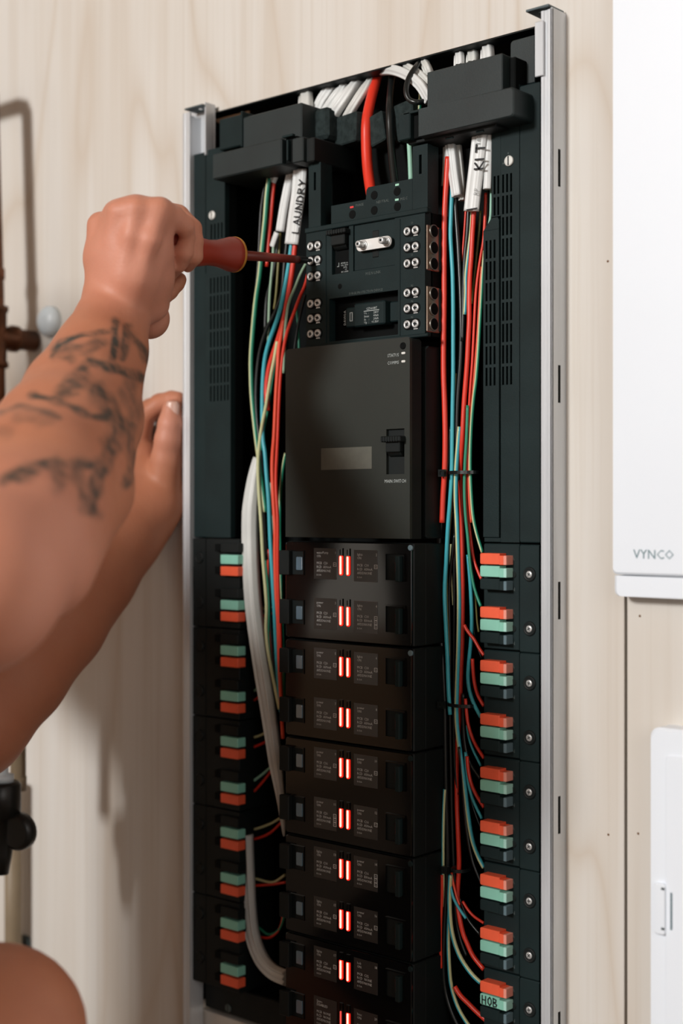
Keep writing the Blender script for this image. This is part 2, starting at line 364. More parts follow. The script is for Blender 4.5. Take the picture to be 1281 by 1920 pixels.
# ================================================================== STRUCTURE
FZ, CZ = -.80, 1.45; XL, XR, YB = -2.0, 2.3, -3.9
def struct(name, mb, m): return tag(mb.build(name, m), kind='structure')
struct('floor', MB().box(XL-.1, XR+.1, YB-.1, .12, FZ-.1, FZ, 0), 'floor')
struct('ceiling', MB().box(XL-.1, XR+.1, YB-.1, .12, CZ, CZ+.1, 0), 'paint')
struct('wall_left', MB().grid([YB, -2.75, -1.75, .018], [FZ, -.36, 1.0, CZ], {(1, 1)}, 0, .1, 0, lambda a, b, c: (XL-b, a, c)), 'paint')
struct('wall_right', MB().grid([YB, -2.2, -.7, .018], [FZ, -.1, 1.0, CZ], {(1, 1)}, 0, .1, 0, lambda a, b, c: (XR+b, a, c)), 'paint')
struct('wall_front', MB().grid([XL, -.7, 1.3, XR], [FZ, -.1, 1.2, CZ], {(1, 1)}, 0, .1, 0, lambda a, b, c: (a, YB-b, c)), 'paint')
wb = struct('wall_back', MB().box(XL, X(343, 0)+.0, .0165, .12, FZ, CZ, 0).box(X(1052, 0), XR, .0165, .12, FZ, CZ, 0).box(X(343, 0), X(1052, 0), .0165, .12, .43, CZ, 0).box(X(343, 0), X(1052, 0), .0165, .12, FZ, -.50, 0), 'stud')
gx = X(1170.5, 0); gx2 = X(1176, 0)
hx0, hx1 = -.1845, .2335
ztop = (P(400, 204, 0).z+P(1003, 58, 0).z)/2; zbot = P(420, 1906, 0).z
MB().grid([XL, hx0, hx1, gx], [FZ, zbot, ztop, CZ], {(1, 1)}, 0, .0155).build('plywood_sheet', 'ply', wb, (0, 0, 0))
MB().box(gx2, XR, 0, .0155, FZ, CZ, .0004).build('plywood_sheet', 'ply', wb, (.71, 0, .4))
for px, py in ((1200, 1155), (1141, 1565), (1197, 1563), (1140, 490)):
    p = P(px, py, 0); MB().disc_cyl(p.x, p.z, -.0002, .001, .0011, seg=10).build('screw_hole', 'stud', wb)

ed = MB().box(hx0+.0005, hx1-.0005, .0006, .0160, ztop-.0011, ztop-.0001, .0002).build('cutout_edge_shade', 'dark', wb)  # added dark strip in place of the shadow under the cutout's top edge
# ================================================================== ENCLOSURE TRAY
BZ = -.492
enc = empty('enclosure_tray', (.02, .07, 0), 'black recessed plastic tray behind the wires and breakers of the switchboard', 'enclosure')
MB().box(hx0+.001, hx1-.001, .066, .070, BZ+.012, ztop+.02, .0005).build('back_panel', 'tray', enc)
MB().box(hx0+.001, hx0+.004, .0005, .066, BZ+.012, ztop-.003, .0005).build('side_panel', 'tray', enc)
MB().box(hx1-.004, hx1-.001, .0005, .066, BZ+.012, ztop-.003, .0005).build('side_panel', 'tray', enc)
xa = X(820, -.0)
rb = MB().box(X(792, -.02), xa, .004, .064, -.50+.02, P(600, 640, 0).z, .001)
rb.build('centre_rail', 'tray', enc)
# light catching edge joints on the rear rail beside the right bundle
for i, (a, b) in enumerate(((1208, 1298), (1302, 1486), (1490, 1580), (1584, 1676), (1680, 1866))):
    MB().box(X(820, -.0)+.0002, X(823.5, -.0), .001, .0045, Zf(822, b, 0), Zf(822, a, 0), .0008).build('rail_cover', 'dark', enc)
MB().box(hx0+.004, hx1-.004, .01, .06, BZ+.012, BZ+.016, .0005).build('bottom_lip', 'tray', enc)

# ================================================================== METAL SIDE RAILS
RY = -.0205
xr1 = P(1062, 28, 0).x
zrt = P(1062, 26, 0).z; zrb = -.52
def slot_side(xside, xin):
    zz = [zrb]; hl = set()
    sl = []
    for yc in (315, 720, 1126, 1528, 1932):
        zc = Zf(1051, yc, RY*.45); sl.append((zc-.0148, zc+.0148))
    for a, b in sorted(sl): zz += [a, b]
    zz.append(zrt)
    ys = [RY, RY*.58, RY*.40, 0]
    holes = {(1, j) for j in range(1, len(zz)-1, 2)}
    return ys, zz, holes
rr = empty('mounting_rail', (xr1, 0, zrt), 'galvanised steel side rail with thin slots on the right edge of the switchboard', 'rail', 'steel side rails of the switchboard')
ys, zz, hl = slot_side(0, 0)
MB().grid(ys, zz, hl, xr1, xr1-.0014, 0, lambda a, b, c: (b, a, c)).build('slotted_side', 'alu', rr)
MB().box(xr1-.0016, xr1-.0004, RY*.58, RY*.40, zrb, zrt-.01, 0).build('slot_backing', 'tray', rr)
xf = X(1015, RY)
mb = MB(); prof = [(xr1, RY+.0004), (xr1-.0004, RY), (xr1-.0040, RY), (xr1-.0048, RY+.0006), (xf+.0030, RY+.0006), (xf+.0022, RY), (xf, RY), (xf, RY+.0018), (xr1, RY+.0018)]
def zprism(mb, prof, z0, z1, mi=0):
    n = len(prof); a = sum(prof[i][0]*prof[(i+1) % n][1]-prof[(i+1) % n][0]*prof[i][1] for i in range(n))
    if a < 0: prof = prof[::-1]
    vs = [(x, y, z0) for x, y in prof]+[(x, y, z1) for x, y in prof]
    return mb.add(vs, [list(range(n))[::-1], list(range(n, 2*n))]+[(i, (i+1) % n, n+(i+1) % n, n+i) for i in range(n)], mi)
zprism(mb, prof, zrb, zrt-.001).build('front_flange', 'alu', rr)
x0, x1, z0, z1 = R(1003, 1019, 40, 143, -.0225)
MB().box(x0, x1, -.0228, -.0212, z0, z1, .0005).box(x0, x0+.0012, -.0212, -.006, z0+.004, z1, .0003).build('end_bracket', 'alu', rr)
cp = MB().grid([xr1-.022, xr1-.015, xr1-.009, xr1-.001], [-.024, -.017, -.010, -.002], {(1, 1)}, zrt+.0002, zrt+.0018, 0, lambda a, b, c: (a, c, b)); cp.build('end_tab', 'bracket', rr)

xl0 = X(343, RY); zlt = P(345, 213, RY).z
rl = empty('mounting_rail', (xl0, 0, zlt), 'galvanised steel side rail on the left edge of the switchboard, beside the hands', 'rail', 'steel side rails of the switchboard')
mb = MB(); xi = X(356, RY)
zprism(mb, [(xl0, RY), (xl0+.0030, RY-.0004), (xl0+.0036, RY), (xi, RY), (xi, RY+.0018), (xl0+.0016, RY+.0018), (xl0+.0016, -.0002), (xl0, -.0002)], zrb, zlt).build('front_flange', 'alu', rl)
zprism(MB(), [(xi-.0012, RY+.002), (xi, RY+.002), (xi, -.003), (xi-.0012, -.003)], zrb, zlt-.004).build('inner_flange', 'alu', rl)
x0, x1, z0, z1 = R(367, 405, 202, 300, -.004)
MB().box(x0-.006, x1, -.006, -.0044, z0, z1, .0004).box(x1-.0014, x1, -.018, -.006, z0, z1, .0004).build('end_bracket', 'alu', rl)
MB().grid([xl0+.004, xl0+.013, xl0+.020, xl0+.029], [-.022, -.016, -.009, -.002], {(1, 1)}, Zf(380, 199, -.02), Zf(380, 199, -.02)+.0016, 0, lambda a, b, c: (a, c, b)).build('end_tab', 'bracket', rl)
for yy in (1090, 1400, 1720):
    p = P(358, yy, RY+.001); MB().box(xi-.0002, xi+.0016, RY+.004, RY+.0055, p.z-.014, p.z+.014, .0002).build('clip', 'brownpvc', rl)

# ================================================================== SIDE COVERS
CYF = -.0150
PITCH = .0431; ZK0 = -.0465; JZ = ZK0+PITCH/2          # joint above row 0
def screw_mesh(r, h, kind='slot'):
    mb = MB(); mb.rev((0, 0, 0), (0, 1, 0), [(-h, r*.55), (-h*.92, r*.86), (-h*.6, r), (h*.3, r)], 18)
    if kind == 'slot': mb.box(-r*.14, r*.14, -h*1.04, -h*.5, -r*.85, r*.85, 0, 1)
    elif kind == 'cross':
        mb.box(-r*.13, r*.13, -h*1.05, -h*.5, -r*.62, r*.62, 0, 1); mb.box(-r*.62, r*.62, -h*1.05, -h*.5, -r*.13, r*.13, 0, 1)
    return mb
sm_white = screw_mesh(.0042, .0015).mesh('cover_screw', ['whitescrew', 'dark'])
# right cover
rc = empty('vented_side_cover', (X(960, CYF), 0, 0), 'tall black vented plastic cover down the right side of the switchboard', 'cover', 'vented side covers of the switchboard')
xo0, xo1 = X(975.2, CYF), X(1013, CYF); xi0, xi1 = X(908, CYF), X(974, CYF)
zt_out = Zf(990, 138, CYF); zj = JZ
MB().rrect(xo0, xo1, zj+.0006, Zf(990, 158, CYF), .001, CYF, CYF+.02, bev=.0005).build('outer_panel', 'plastic', rc)
x0, x1, z0, z1 = R(957, 1003, 71, 160, -.004)
MB().rrect(x0, x1, z0, z1, .003, -.004, .012, bev=.0006, corners=(0, 1, 0, 0)).build('upper_panel', 'plastic2', rc)
# inner panel with vents: columns
zc_top, zc_bot = Zf(950, 326, CYF), Zf(950, 727, CYF); nrow = 10; rp = (zc_top-zc_bot)/nrow
def vent_plate(name, xl, xr, cols, zt, zb, rows_top, rows_bot, y, parent, matn='plastic', th=.006):
    xs = [xl]+[c for cc in cols for c in (cc-.0010, cc+.0010)]+[xr]
    zs = [zb]; hl = set(); rows = []
    for k in range(nrow):
        a = zc_top-rp*k; b = a-rp*.86
        if a <= rows_top+1e-4 and b >= rows_bot-1e-4: rows.append((b, a))
    for b, a in sorted(rows): zs += [b, a]
    zs.append(zt); holes = {(2*i+1, 2*j+1) for i in range(len(cols)) for j in range(len(rows))}
    MB().grid(xs, zs, holes, y, y+th).build(name, matn, parent)
cxs = [X(p, CYF) for p in (943.5, 951, 958.5)]
xins = X(938.5, CYF)
vent_plate('vented_panel', xins+.0004, xi1, cxs, Zf(940, 166, CYF), zj+.0006, zc_top, zc_bot-.001, CYF, rc)
zin = Zf(925, 408, CYF)
vent_plate('upper_vented_panel', X(922, CYF), xins+.0002, [X(927.5, CYF), X(934.5, CYF)], Zf(930, 228, CYF), zin+.0005, zc_top, zin, CYF, rc)
z9 = Zf(925, 1007, CYF)
vent_plate('vent_insert', xi0, xins-.0006, [X(p, CYF) for p in (914, 921.5, 929)], zin-.010, z9, zin-.012, zc_bot-.001, CYF-.0012, rc)
xs_a = X(925, CYF)
MB().prism([(xi0, zin-.0102), (xins-.0006, zin-.0102), (xins-.0006, zin-.003), (xins-.002, zin-.0005), (xs_a, zin-.0005), (xs_a-.0022, zin-.002)], CYF-.0012, CYF+.004).build('insert_top', 'plastic', rc)
MB().box(xi0, xins+.0004, CYF, CYF+.006, zj+.0006, z9-.0004, .0004).build('lower_panel', 'plastic', rc)
MB().box(xi0, xo1, CYF+.006, CYF+.018, zj+.0008, Zf(950, 455, CYF), .0003).box(X(923, CYF), xo1, CYF+.006, CYF+.018, Zf(950, 455, CYF), Zf(930, 230, CYF), .0003).build('backing', 'tray', rc)
p = P(955.5, 302, CYF); inst('cover_screw', sm_white, (p.x, CYF-.0004, p.z), rc)
for dx, dz in ((-.006, -.001), (-.0012, .0065)): MB().box(p.x+dx-.0004, p.x+dx+.0004, CYF-.0001, CYF+.0002, p.z+dz-.0006, p.z+dz+.0006, 0).build('dot', 'textdim', rc)
# left cover
lc = empty('vented_side_cover', (X(395, CYF), 0, 0), 'tall black vented plastic cover down the left side of the switchboard', 'cover', 'vented side covers of the switchboard')
ly0, ly1 = X(360, CYF), X(385.4, CYF); lx0, lx1 = X(386.6, CYF), X(421.5, CYF); lx2 = X(433.5, CYF)
MB().rrect(ly0, ly1, zj+.0006, Zf(372, 288, CYF), .002, CYF, CYF+.02, bev=.0005, corners=(0, 1, 0, 0)).build('outer_panel', 'plastic', lc)
zc_top, zc_bot = Zf(405, 419, CYF), Zf(405, 757, CYF); rp = (zc_top-zc_bot)/nrow
zin = Zf(427, 506, CYF)
vent_plate('upper_vented_panel', lx0, lx1, [X(p, CYF) for p in (396.5, 403, 409.5, 416)], Zf(405, 278, CYF), zin, zc_top, zin, CYF, lc)
vent_plate('vent_insert', lx0, lx2, [X(p, CYF) for p in (396.5, 403, 409.5, 416, 422.5, 428.5)], zin-.003, zj+.0006, zin-.003, zc_bot-.001, CYF-.0008, lc)
MB().prism([(lx0, zin-.0029), (lx2, zin-.0029), (lx2, zin-.002), (lx2-.002, zin-.0002), (lx0, zin-.0002)], CYF-.0008, CYF+.004).build('insert_top', 'plastic', lc)
MB().box(ly0, lx1, CYF+.006, CYF+.016, zj+.0008, Zf(400, 285, CYF), .0003).box(lx1, lx2, CYF+.006, CYF+.016, zj+.0008, zin-.003, .0003).build('backing', 'tray', lc)
p = P(399, 404, CYF); inst('cover_screw', sm_white, (p.x, CYF-.0004, p.z), lc)

# ================================================================== TERMINAL MODULES (orange / mint / black levers), right and left
MYF = -.0165
rx0, rx1 = X(907.5, MYF), X(1012, MYF)
TY = -.026
def tab_mesh(x0, x1, side, mats, h=.0089, lowend=.0017):
    mb = MB(); w_ = x1-x0
    if side > 0:
        xe = x1-w_*.26; xp = x1-w_*.11
        mb.rrect(0, xe-x0, -h/2, h/2, .0013, 0, .010, 0, bev=.0005, corners=(0, 1, 1, 0))
        mb.box(xe-x0, xp-x0, .0002, .010, -h/2-.0002, h/2-lowend, .0002, 0); mb.box(xp-x0, w_, .0001, .010, -h/2-.0002, h/2-lowend, .0003, 1)
    else: mb.rrect(0, w_, -h/2, h/2, .0010, 0, .010, 0, bev=.0005)
    return mb.mesh('lever', mats)
tx0, tx1 = X(900, TY), X(949.3, TY)
kT = depth(X(925, TY), TY)/depth(X(925, MYF), MYF)
tm = {c: tab_mesh(tx0, tx1, 1, m) for c, m in (('orange', ['orange', 'orangepale']), ('mint', ['mint', 'mintpale']), ('black', ['plastic', 'greyblue']))}
scr_s = screw_mesh(.0027, .0008, 'cross').mesh('terminal_screw', ['silver', 'dark'])
ring = MB().rev((0, 0, 0), (0, 1, 0), [(-.0008, .0042), (-.0012, .0047), (-.0012, .0054), (0, .0060), (.0012, .0060)], 20).mesh('screw_recess', 'dark')
port = MB().rev((0, 0, 0), (0, 1, 0), [(-.0003, .0018), (-.0006, .0022), (-.0006, .0026), (.0005, .0028)], 14).mesh('test_port', 'dark')
ords = ['topmost', 'second', 'third', 'fourth', 'bottommost']
rmods = []
for j in range(5):
    zt = JZ-2*PITCH*j-.0006; zb = JZ-2*PITCH*(j+1)+.0006
    md = empty('terminal_module', (rx0, MYF, zt), 'black terminal module with orange and mint levers, %s of the right column' % ords[j], 'terminal block', 'lever terminal modules right of the wires')
    rmods.append(md)
    MB().rrect(rx0, X(974, MYF), zb, zt, .0010, MYF, .030, bev=.0006).build('housing', 'plastic', md)
    MB().rrect(X(975.2, MYF), rx1, zb-.0010, zt-.0004, .0010, MYF-.0004, .012, bev=.0006).build('screw_strip', 'plastic', md)
    if j == 3 or j == 4 or j == 0: pass
    for r in range(2):
        k = 2*j+r; zc = ZK0-PITCH*k
        if k > 8: 
            pass
        for i, c in enumerate(('orange', 'mint', 'black')):
            zz_ = (Zf(925, 1048+0, TY), Zf(925, 1071.5, TY), Zf(925, 1095.5, TY))[i]-PITCH*k
            tb = inst(c+'_lever', tm[c], (tx0, TY, zz_), md); tb['label'] = c+' release lever'
            if c == 'mint' and k == 8:
                q = P(902.5, 1884, TY)
                handwriting('handwriting', 'HOB', (q.x+.0012, zz_-.0034), (1, 0), (0, 1), .0066, .0054, .0009, tb, TY-.0004)['label'] = 'handwritten HOB'
        q = P(994, 1077, MYF); inst('screw_recess', ring, (q.x, MYF-.0004, q.z-PITCH*k), md)
        inst('terminal_screw', scr_s, (q.x, MYF-.0010, q.z-PITCH*k), md, (0, .5+k*.7, 0))
        q = P(963, 1078, MYF); inst('test_port', port, (q.x, MYF, q.z-PITCH*k), md)
        tb = MB()
        for py, ch in ((1051, 'A'), (1108, 'N')):
            q = P(960, py, MYF); add_text(tb, ch, .0040, (q.x, MYF-.00012, q.z-PITCH*k))
        tb.build('terminal_letter', 'textdim', md)
# left column
LYF = -.0165; LTY = -.0225
l0, l1 = X(361, LYF), X(449, LYF); ltx0, ltx1 = X(413, LTY), X(446, LTY)
tl = {c: tab_mesh(ltx0, ltx1, -1, m, .0088) for c, m in (('orange', 'orange'), ('mint', 'mint'), ('black', 'dark'))}
for j in range(5):
    zt = JZ-2*PITCH*j-.0006; zb = JZ-2*PITCH*(j+1)+.0006
    md = empty('terminal_module', (l0, LYF, zt), 'black terminal module with orange and mint levers, %s of the left column' % ords[j], 'terminal block', 'lever terminal modules left of the wires')
    MB().rrect(l0, X(385.5, LYF), zb-.0004, zt, .0010, LYF, .012, bev=.0005).build('screw_strip', 'dark', md)
    MB().rrect(X(386.5, LYF), l1, zb, zt, .0010, LYF, .030, bev=.0005).build('housing', 'dark', md)
    for r in range(2):
        k = 2*j+r
        for i, c in enumerate(('black', 'mint', 'orange')):
            zz_ = (Zf(430, 1027, LTY), Zf(430, 1049, LTY), Zf(430, 1071, LTY))[i]-PITCH*k
            inst(c+'_lever', tl[c], (ltx0, LTY, zz_), md)['label'] = c+' release lever'
        for py in (1027, 1069):
            x0, x1, z0, z1 = R(401, 411, py-7, py+7, LTY); MB().box(x0, x1, LTY+.001, LYF+.002, z0-PITCH*k, z1-PITCH*k, .0006).build('clip', 'tray', md)
        q = P(374.5, 1045, LYF); inst('screw_recess', ring, (q.x, LYF-.0003, q.z-PITCH*k), md)
bp_ = empty('lower_bracket', (X(430, 0), 0, -.47), 'dark plastic foot with a round screw under the left terminal column', 'bracket')
x0, x1, z0, z1 = R(384, 536, 1868, 1935, -.004)
MB().box(x0, x1, -.004, .03, JZ-10*PITCH-.028, JZ-10*PITCH-.001, .001).build('foot', 'dark', bp_)
q = P(429, 1890, -.004); inst('cover_screw', screw_mesh(.0038, .0012).mesh('cover_screw', ['textdim', 'dark']), (q.x, -.0045, q.z), bp_)

# ================================================================== CENTRE BREAKER MODULES
BYF = -.050
bx0, bx1 = X(535.5, BYF), X(771.5, BYF)
txt = {}
L_ = [('waterPump', '1', 'MCB  C20\nRCD  A30mA\nAFDD NONE', 0, 'lights', '2', 'MCB  C10\nRCD  A30mA\nAFDD NONE', 0), ('power', '3', 'MCB  C20\nRCD  A30mA\nAFDD NONE', 0, 'lights', '4', 'MCB  C10\nRCD  B30mA\nAFDD NONE', 1),
      ('power', '5', 'MCB  C20\nRCD  A30mA\nAFDD NONE', 0, 'lights', '6', 'MCB  C10\nRCD  A30mA\nAFDD NONE', 0), ('power', '7', 'MCB  C20\nRCD  A30mA\nAFDD NONE', 0, 'power', '8', 'MCB  C20\nRCD  A30mA\nAFDD NONE', 0),
      ('power', '9', 'MCB  C16\nRCD  A30mA\nAFDD NONE', 0, 'power', '10', 'MCB  C20\nRCD  A30mA\nAFDD NONE', 0), ('power', '11', 'MCB  C20\nRCD  B30mA\nAFDD NONE', 1, 'power', '12', 'MCB  C16\nRCD  A30mA\nAFDD NONE', 0),
      ('lights', '13', 'MCB  C10\nRCD  A30mA\nAFDD NONE', 0, 'power', '14', 'MCB  C16\nRCD  B30mA\nAFDD NONE', 1), ('lights', '15', 'MCB  C10\nRCD  A30mA\nAFDD NONE', 0, 'power', '16', 'MCB  C20\nRCD  A30mA\nAFDD NONE', 0),
      ('lights', '17', 'MCB  C20\nRCD  A30mA\nAFDD NONE', 0, 'hob', '18', 'MCB  C32\nRCD  NONE\nAFDD NONE', -1), ('Spare', '', 'MCB  NONE\nRCD  NONE\nAFDD NONE', -1, 'hvac', '20', 'MCB  C20\nRCD  NONE\nAFDD NONE', -1)]
def rel(px0, px1, py0, py1, Y, k=0):
    x0, x1, z0, z1 = R(px0, px1, py0, py1, Y); zk = ZK0-PITCH*k; return x0, x1, z0-zk, z1-zk
dl = rel(589, 631.5, 1028, 1086, BYF); dr = rel(664, 708.5, 1031.5, 1091, BYF)
g1 = rel(724, 761, 1037, 1090, BYF); g0 = rel(545, 571, 1032, 1078, BYF)
# shared part meshes, local to (x0, BYF, zk)
lx = [X(640.4, BYF), X(653.6, BYF)]; lr = rel(640, 654, 1043, 1077, BYF); ca = rel(640, 654, 1028, 1042, BYF)
core = MB().rrect(-.00075, .00075, -(lr[3]-lr[2])/2, (lr[3]-lr[2])/2, .0007, -.0014, 0).mesh('light_core', 'led')
core_dim = MB().rrect(-.0005, .0005, -(lr[3]-lr[2])/2, (lr[3]-lr[2])/2, .0004, -.0014, 0).mesh('light_core', 'leddim')
halo = MB().rrect(-.0021, .0021, -(lr[3]-lr[2])/2-.001, (lr[3]-lr[2])/2+.001, .0020, -.0009, 0).mesh('indicator_light', 'ledhalo')
halo_d = MB().rrect(-.0018, .0018, -(lr[3]-lr[2])/2-.001, (lr[3]-lr[2])/2+.001, .0017, -.0006, 0).mesh('indicator_light', 'gloss')
capm = MB().grid([-.0019, -.0011, .0011, .0019], [-.0032, -.0022, .0022, .0032], {(1, 1)}, -.0010, 0).box(-.0011, .0011, -.0004, 0, -.0022, .0022, 0).mesh('light_pipe', 'gloss')
def frame_mesh(g, t=.0009, y=-.0016):
    w_, h = g[1]-g[0], g[3]-g[2]
    return MB().grid([0, t, w_-t, w_], [-h/2, -h/2+t, h/2-t, h/2], {(1, 1)}, y, 0).mesh('toggle_frame', 'gloss')
fr1, fr0 = frame_mesh(g1), frame_mesh(g0, .0006, -.0010)
w1, h1 = g1[1]-g1[0], g1[3]-g1[2]
well = MB().box(0, w1-.0018, -.0003, 0, -h1/2+.0009, h1/2-.0009, 0).box(w1*.30, w1*.62, -.0007, 0, -h1*.24, h1*.14, .0002).mesh('switch_well', 'dark')
lever = MB().box(0, w1*.22, -.0052, 0, -h1*.5, h1*.40, .0005).mesh('switch_lever', 'plastic')
flag = MB().box(0, .0005, -.0002, 0, -h1*.2, h1*.2, 0).mesh('switch_flag', 'redslit')
w0, h0 = g0[1]-g0[0], g0[3]-g0[2]
well0 = MB().box(0, w0-.0012, -.0003, 0, -h0/2+.0006, h0/2-.0006, 0).mesh('switch_well', 'dark')
lens0 = MB().rrect(0, w0*.42, -h0*.28, h0*.26, .0008, -.0016, 0, bev=.0004).mesh('switch_lens', 'blueglint')
lever0 = MB().box(0, X(551, BYF)-X(533, BYF), -.0050, 0, -h0*.5, h0*.5, .0006).mesh('switch_lever', 'dark')
bnames = ['topmost', 'second', 'third', 'fourth', 'bottommost']
for j in range(5):
    zt = JZ-2*PITCH*j-.0012; zb = JZ-2*PITCH*(j+1)+.0012
    md = empty('breaker_module', (bx0, BYF, zt), 'glossy black breaker module with displays, switches and red lights, %s of the stack' % bnames[j], 'circuit breaker', 'breaker modules below the grey main cover')
    MB().box(bx0+.0005, bx1+.0010, BYF+.0022, -.021, zb-.0004, zt+.0004, .0008).build('housing', 'dark', md)
    MB().box(bx1+.0012, X(789.5, -.0330), -.0330, .0, zb, zt, .0008).build('side_step', 'dark', md)
    MB().rrect(bx0, bx1, zb, zt, .0025, BYF, BYF+.0022, bev=.0005).build('front_cover', 'gloss', md)
    MB().rev((bx1-.001, BYF-.0004, zt-.0032), (0, 1, 0), [(-.0003, .0020), (0, .0024), (.0015, .0024)], 14).build('cover_clip', 'greyblue' if j < 2 else 'plastic', md)
    for r in range(2):
        k = 2*j+r; zk = ZK0-PITCH*k; T = L_[k]
        for side, (dd, a) in enumerate(((dl, T[:4]), (dr, T[4:]))):
            q = MB().box(dd[0], dd[1], BYF-.0003, BYF, zk+dd[2], zk+dd[3], .0001).build('display', 'lcd', md)
            t = MB(); xs = dd[0]+(.0038 if side else .0034)
            add_text(t, a[0], .0031, (xs, BYF-.0004, zk+dd[3]-.0048), sx=.95); add_text(t, 'ON' if a[0] != 'Spare' else 'DISABLED', .0031, (xs, BYF-.0004, zk+dd[3]-.0078), sx=.95)
            add_text(t, a[1], .0031, (dd[1]-.0004, BYF-.0004, zk+dd[3]-.0048), 'RIGHT', sx=.95)
            for q_, ln in enumerate(a[2].split('\n')):
                l2 = ln.split()
                add_text(t, l2[0], .0031, (xs, BYF-.0004, zk+dd[2]+.0128-.0033*q_), sx=.95); add_text(t, l2[1], .0031, (xs+.0078, BYF-.0004, zk+dd[2]+.0128-.0033*q_), sx=.95)
            add_text(t, 'E-CI-A', .0019, (xs, BYF-.0004, zk+dd[2]+.0030))
            nb = {0: 1, 1: 3, -1: 0}[a[3]]
            for b_ in range(nb):
                bx = dd[1]-.0036; bz = zk+dd[2]+.0112-.0036*b_
                t.grid([bx, bx+.0004, bx+.0032, bx+.0036], [bz, bz+.0004, bz+.0030, bz+.0034], {(1, 1)}, BYF-.0004, BYF-.00035)
                add_text(t, '~', .0040, (bx+.0006, BYF-.0004, bz+.0006), sx=.9)
            tag(t.build('display_text', 'textlcd', q), kind='stuff')
        for i, x in enumerate(lx):
            dz = -.0002*i
            dim = (k == 9 and i == 0)
            h = inst('indicator_light', halo_d if dim else halo, (x, BYF, zk+(lr[2]+lr[3])/2+dz), md)
            inst('light_core', core_dim if dim else core, (x, BYF-.0002, zk+(lr[2]+lr[3])/2+dz), h)
            inst('light_pipe', capm, (x, BYF, zk+(ca[2]+ca[3])/2+dz), md)
        zc = zk+(g1[2]+g1[3])/2
        tg = inst('toggle_switch', fr1, (g1[0], BYF, zc), md)
        inst('switch_well', well, (g1[0]+.0009, BYF, zc), tg); inst('switch_lever', lever, (g1[0]+w1*.66, BYF-.0004, zc), tg); inst('switch_flag', flag, (g1[0]+w1*.50, BYF-.0008, zc), tg)
        zc = zk+(g0[2]+g0[3])/2
        tg = inst('toggle_switch', fr0, (g0[0], BYF, zc), md)
        inst('switch_well', well0, (g0[0]+.0006, BYF, zc), tg); inst('switch_lens', lens0, (g0[0]+w0*.50, BYF-.0004, zc-.0004), tg); inst('switch_lever', lever0, (X(531, BYF), BYF-.0004, zc), tg)

# ================================================================== MAIN COVER
AY = -.050
mc = empty('main_switch_cover', (X(536, AY), AY, Zf(650, 1010, AY)), 'large matte dark grey control cover with a main switch and grey sticker', 'cover')
ax0, ax1 = X(535.5, AY), X(768.5, AY); az1 = (P(545, 653.5, AY).z+P(760, 633, AY).z)/2; az0 = (P(540, 1006, AY).z+P(765, 1011, AY).z)/2
sw = R(724.5, 758.5, 804, 889, AY, 741)
# face plate built round the switch opening
fp = MB(); r_ = .0035
fp.grid([ax0, sw[0], sw[1], ax1-r_], [az0, sw[2], sw[3], az1-r_], {(1, 1)}, AY, AY+.003)
fp.box(ax1-r_, ax1, AY, AY+.003, az0, az1-r_, 0)
fp.box(ax0+r_, ax1-r_, AY, AY+.003, az1-r_, az1, 0)
arc = lambda cx, cz, a0: [(cx, cz)]+[(cx+r_*math.cos(math.radians(a0+90*t/6)), cz+r_*math.sin(math.radians(a0+90*t/6))) for t in range(7)]
fp.prism(arc(ax1-r_, az1-r_, 0), AY, AY+.003).prism(arc(ax0+r_, az1-r_, 90), AY, AY+.003)
fp.build('face_plate', 'matte', mc)
MB().rrect(ax0+.0002, ax1-.0001, az0-.0002, az1-.0004, r_, AY+.003, -.0345, bev=0, corners=(1, 1, 0, 0)).build('body', 'dark', mc)
MB().rrect(ax1+.0012, X(791.5, -.030), az0, az1-.006, .002, -.030, .004, bev=.0012).build('side_ridge', 'dark', mc)
x0, x1, z0, z1 = R(602.5, 697.5, 839, 880, AY); MB().rrect(x0, x1, z0, z1, .0004, AY-.0002, AY+.0002).build('grey_sticker', 'sticker', mc)
p = P(756, 648.5, AY)
MB().rev((p.x, AY, p.z), (0, 1, 0), [(-.0002, .0016), (-.0007, .0018), (-.0007, .0028), (.0004, .0031)], 20).build('corner_screw', 'tray', mc)
for py in (662, 677.5):
    q = P(757, py, AY); MB().rrect(q.x-.0020, q.x+.0020, q.z-.0009, q.z+.0009, .0008, AY-.0005, AY).build('status_lens', 'whitescrew', mc)
def print_part(txt_, size, px_, py_, y, align, m_, parent, sx=1, ps=1):
    q = P(px_, py_, y); t = MB(); add_text(t, txt_, size, (q.x, y-.0002, q.z), align, sx=sx); return tag(t.build('printed_text', m_, parent), kind='stuff')
print_part('STATUS', .0038, 748.5, 668, AY, 'RIGHT', 'text', mc, .92); print_part('COMMS', .0038, 748.5, 682, AY, 'RIGHT', 'text', mc, .92); print_part('MAIN SWITCH', .0039, 741.5, 905, AY, 'CENTER', 'text', mc, .90)
def breaker(name, x0, x1, z0, z1, y, parent, zt, zb, tall, label):
    b = MB().box(x0, x1, y+.004, y+.008, z0, z1, .0004).build(name, 'tray', parent); b['label'] = label
    w_ = x1-x0
    n = MB(); n.rev((x0+w_*.12, y+.004, (zt+zb)/2-.0005), (1, 0, 0), [(0, (zt-zb)*.30), (w_*.76, (zt-zb)*.30)], 20); n.build('pivot_drum', 'dark', b)
    l = MB(); l.box(x0-w_*.05, x1+w_*.08, y-.0075, y+.002, zt-tall*.85, zt, .0008)
    for i in range(7): l.box(x0+w_*(i+.2)/7, x0+w_*(i+.6)/7, y-.0080, y-.0070, zt-tall*.8, zt-tall*.1, 0)
    l.box(x0+w_*.1, x1-w_*.1, y-.004, y+.003, zb+(zt-zb)*.35, zt-tall*.5, .0008); l.build('switch_lever', 'dark', b)
    return b
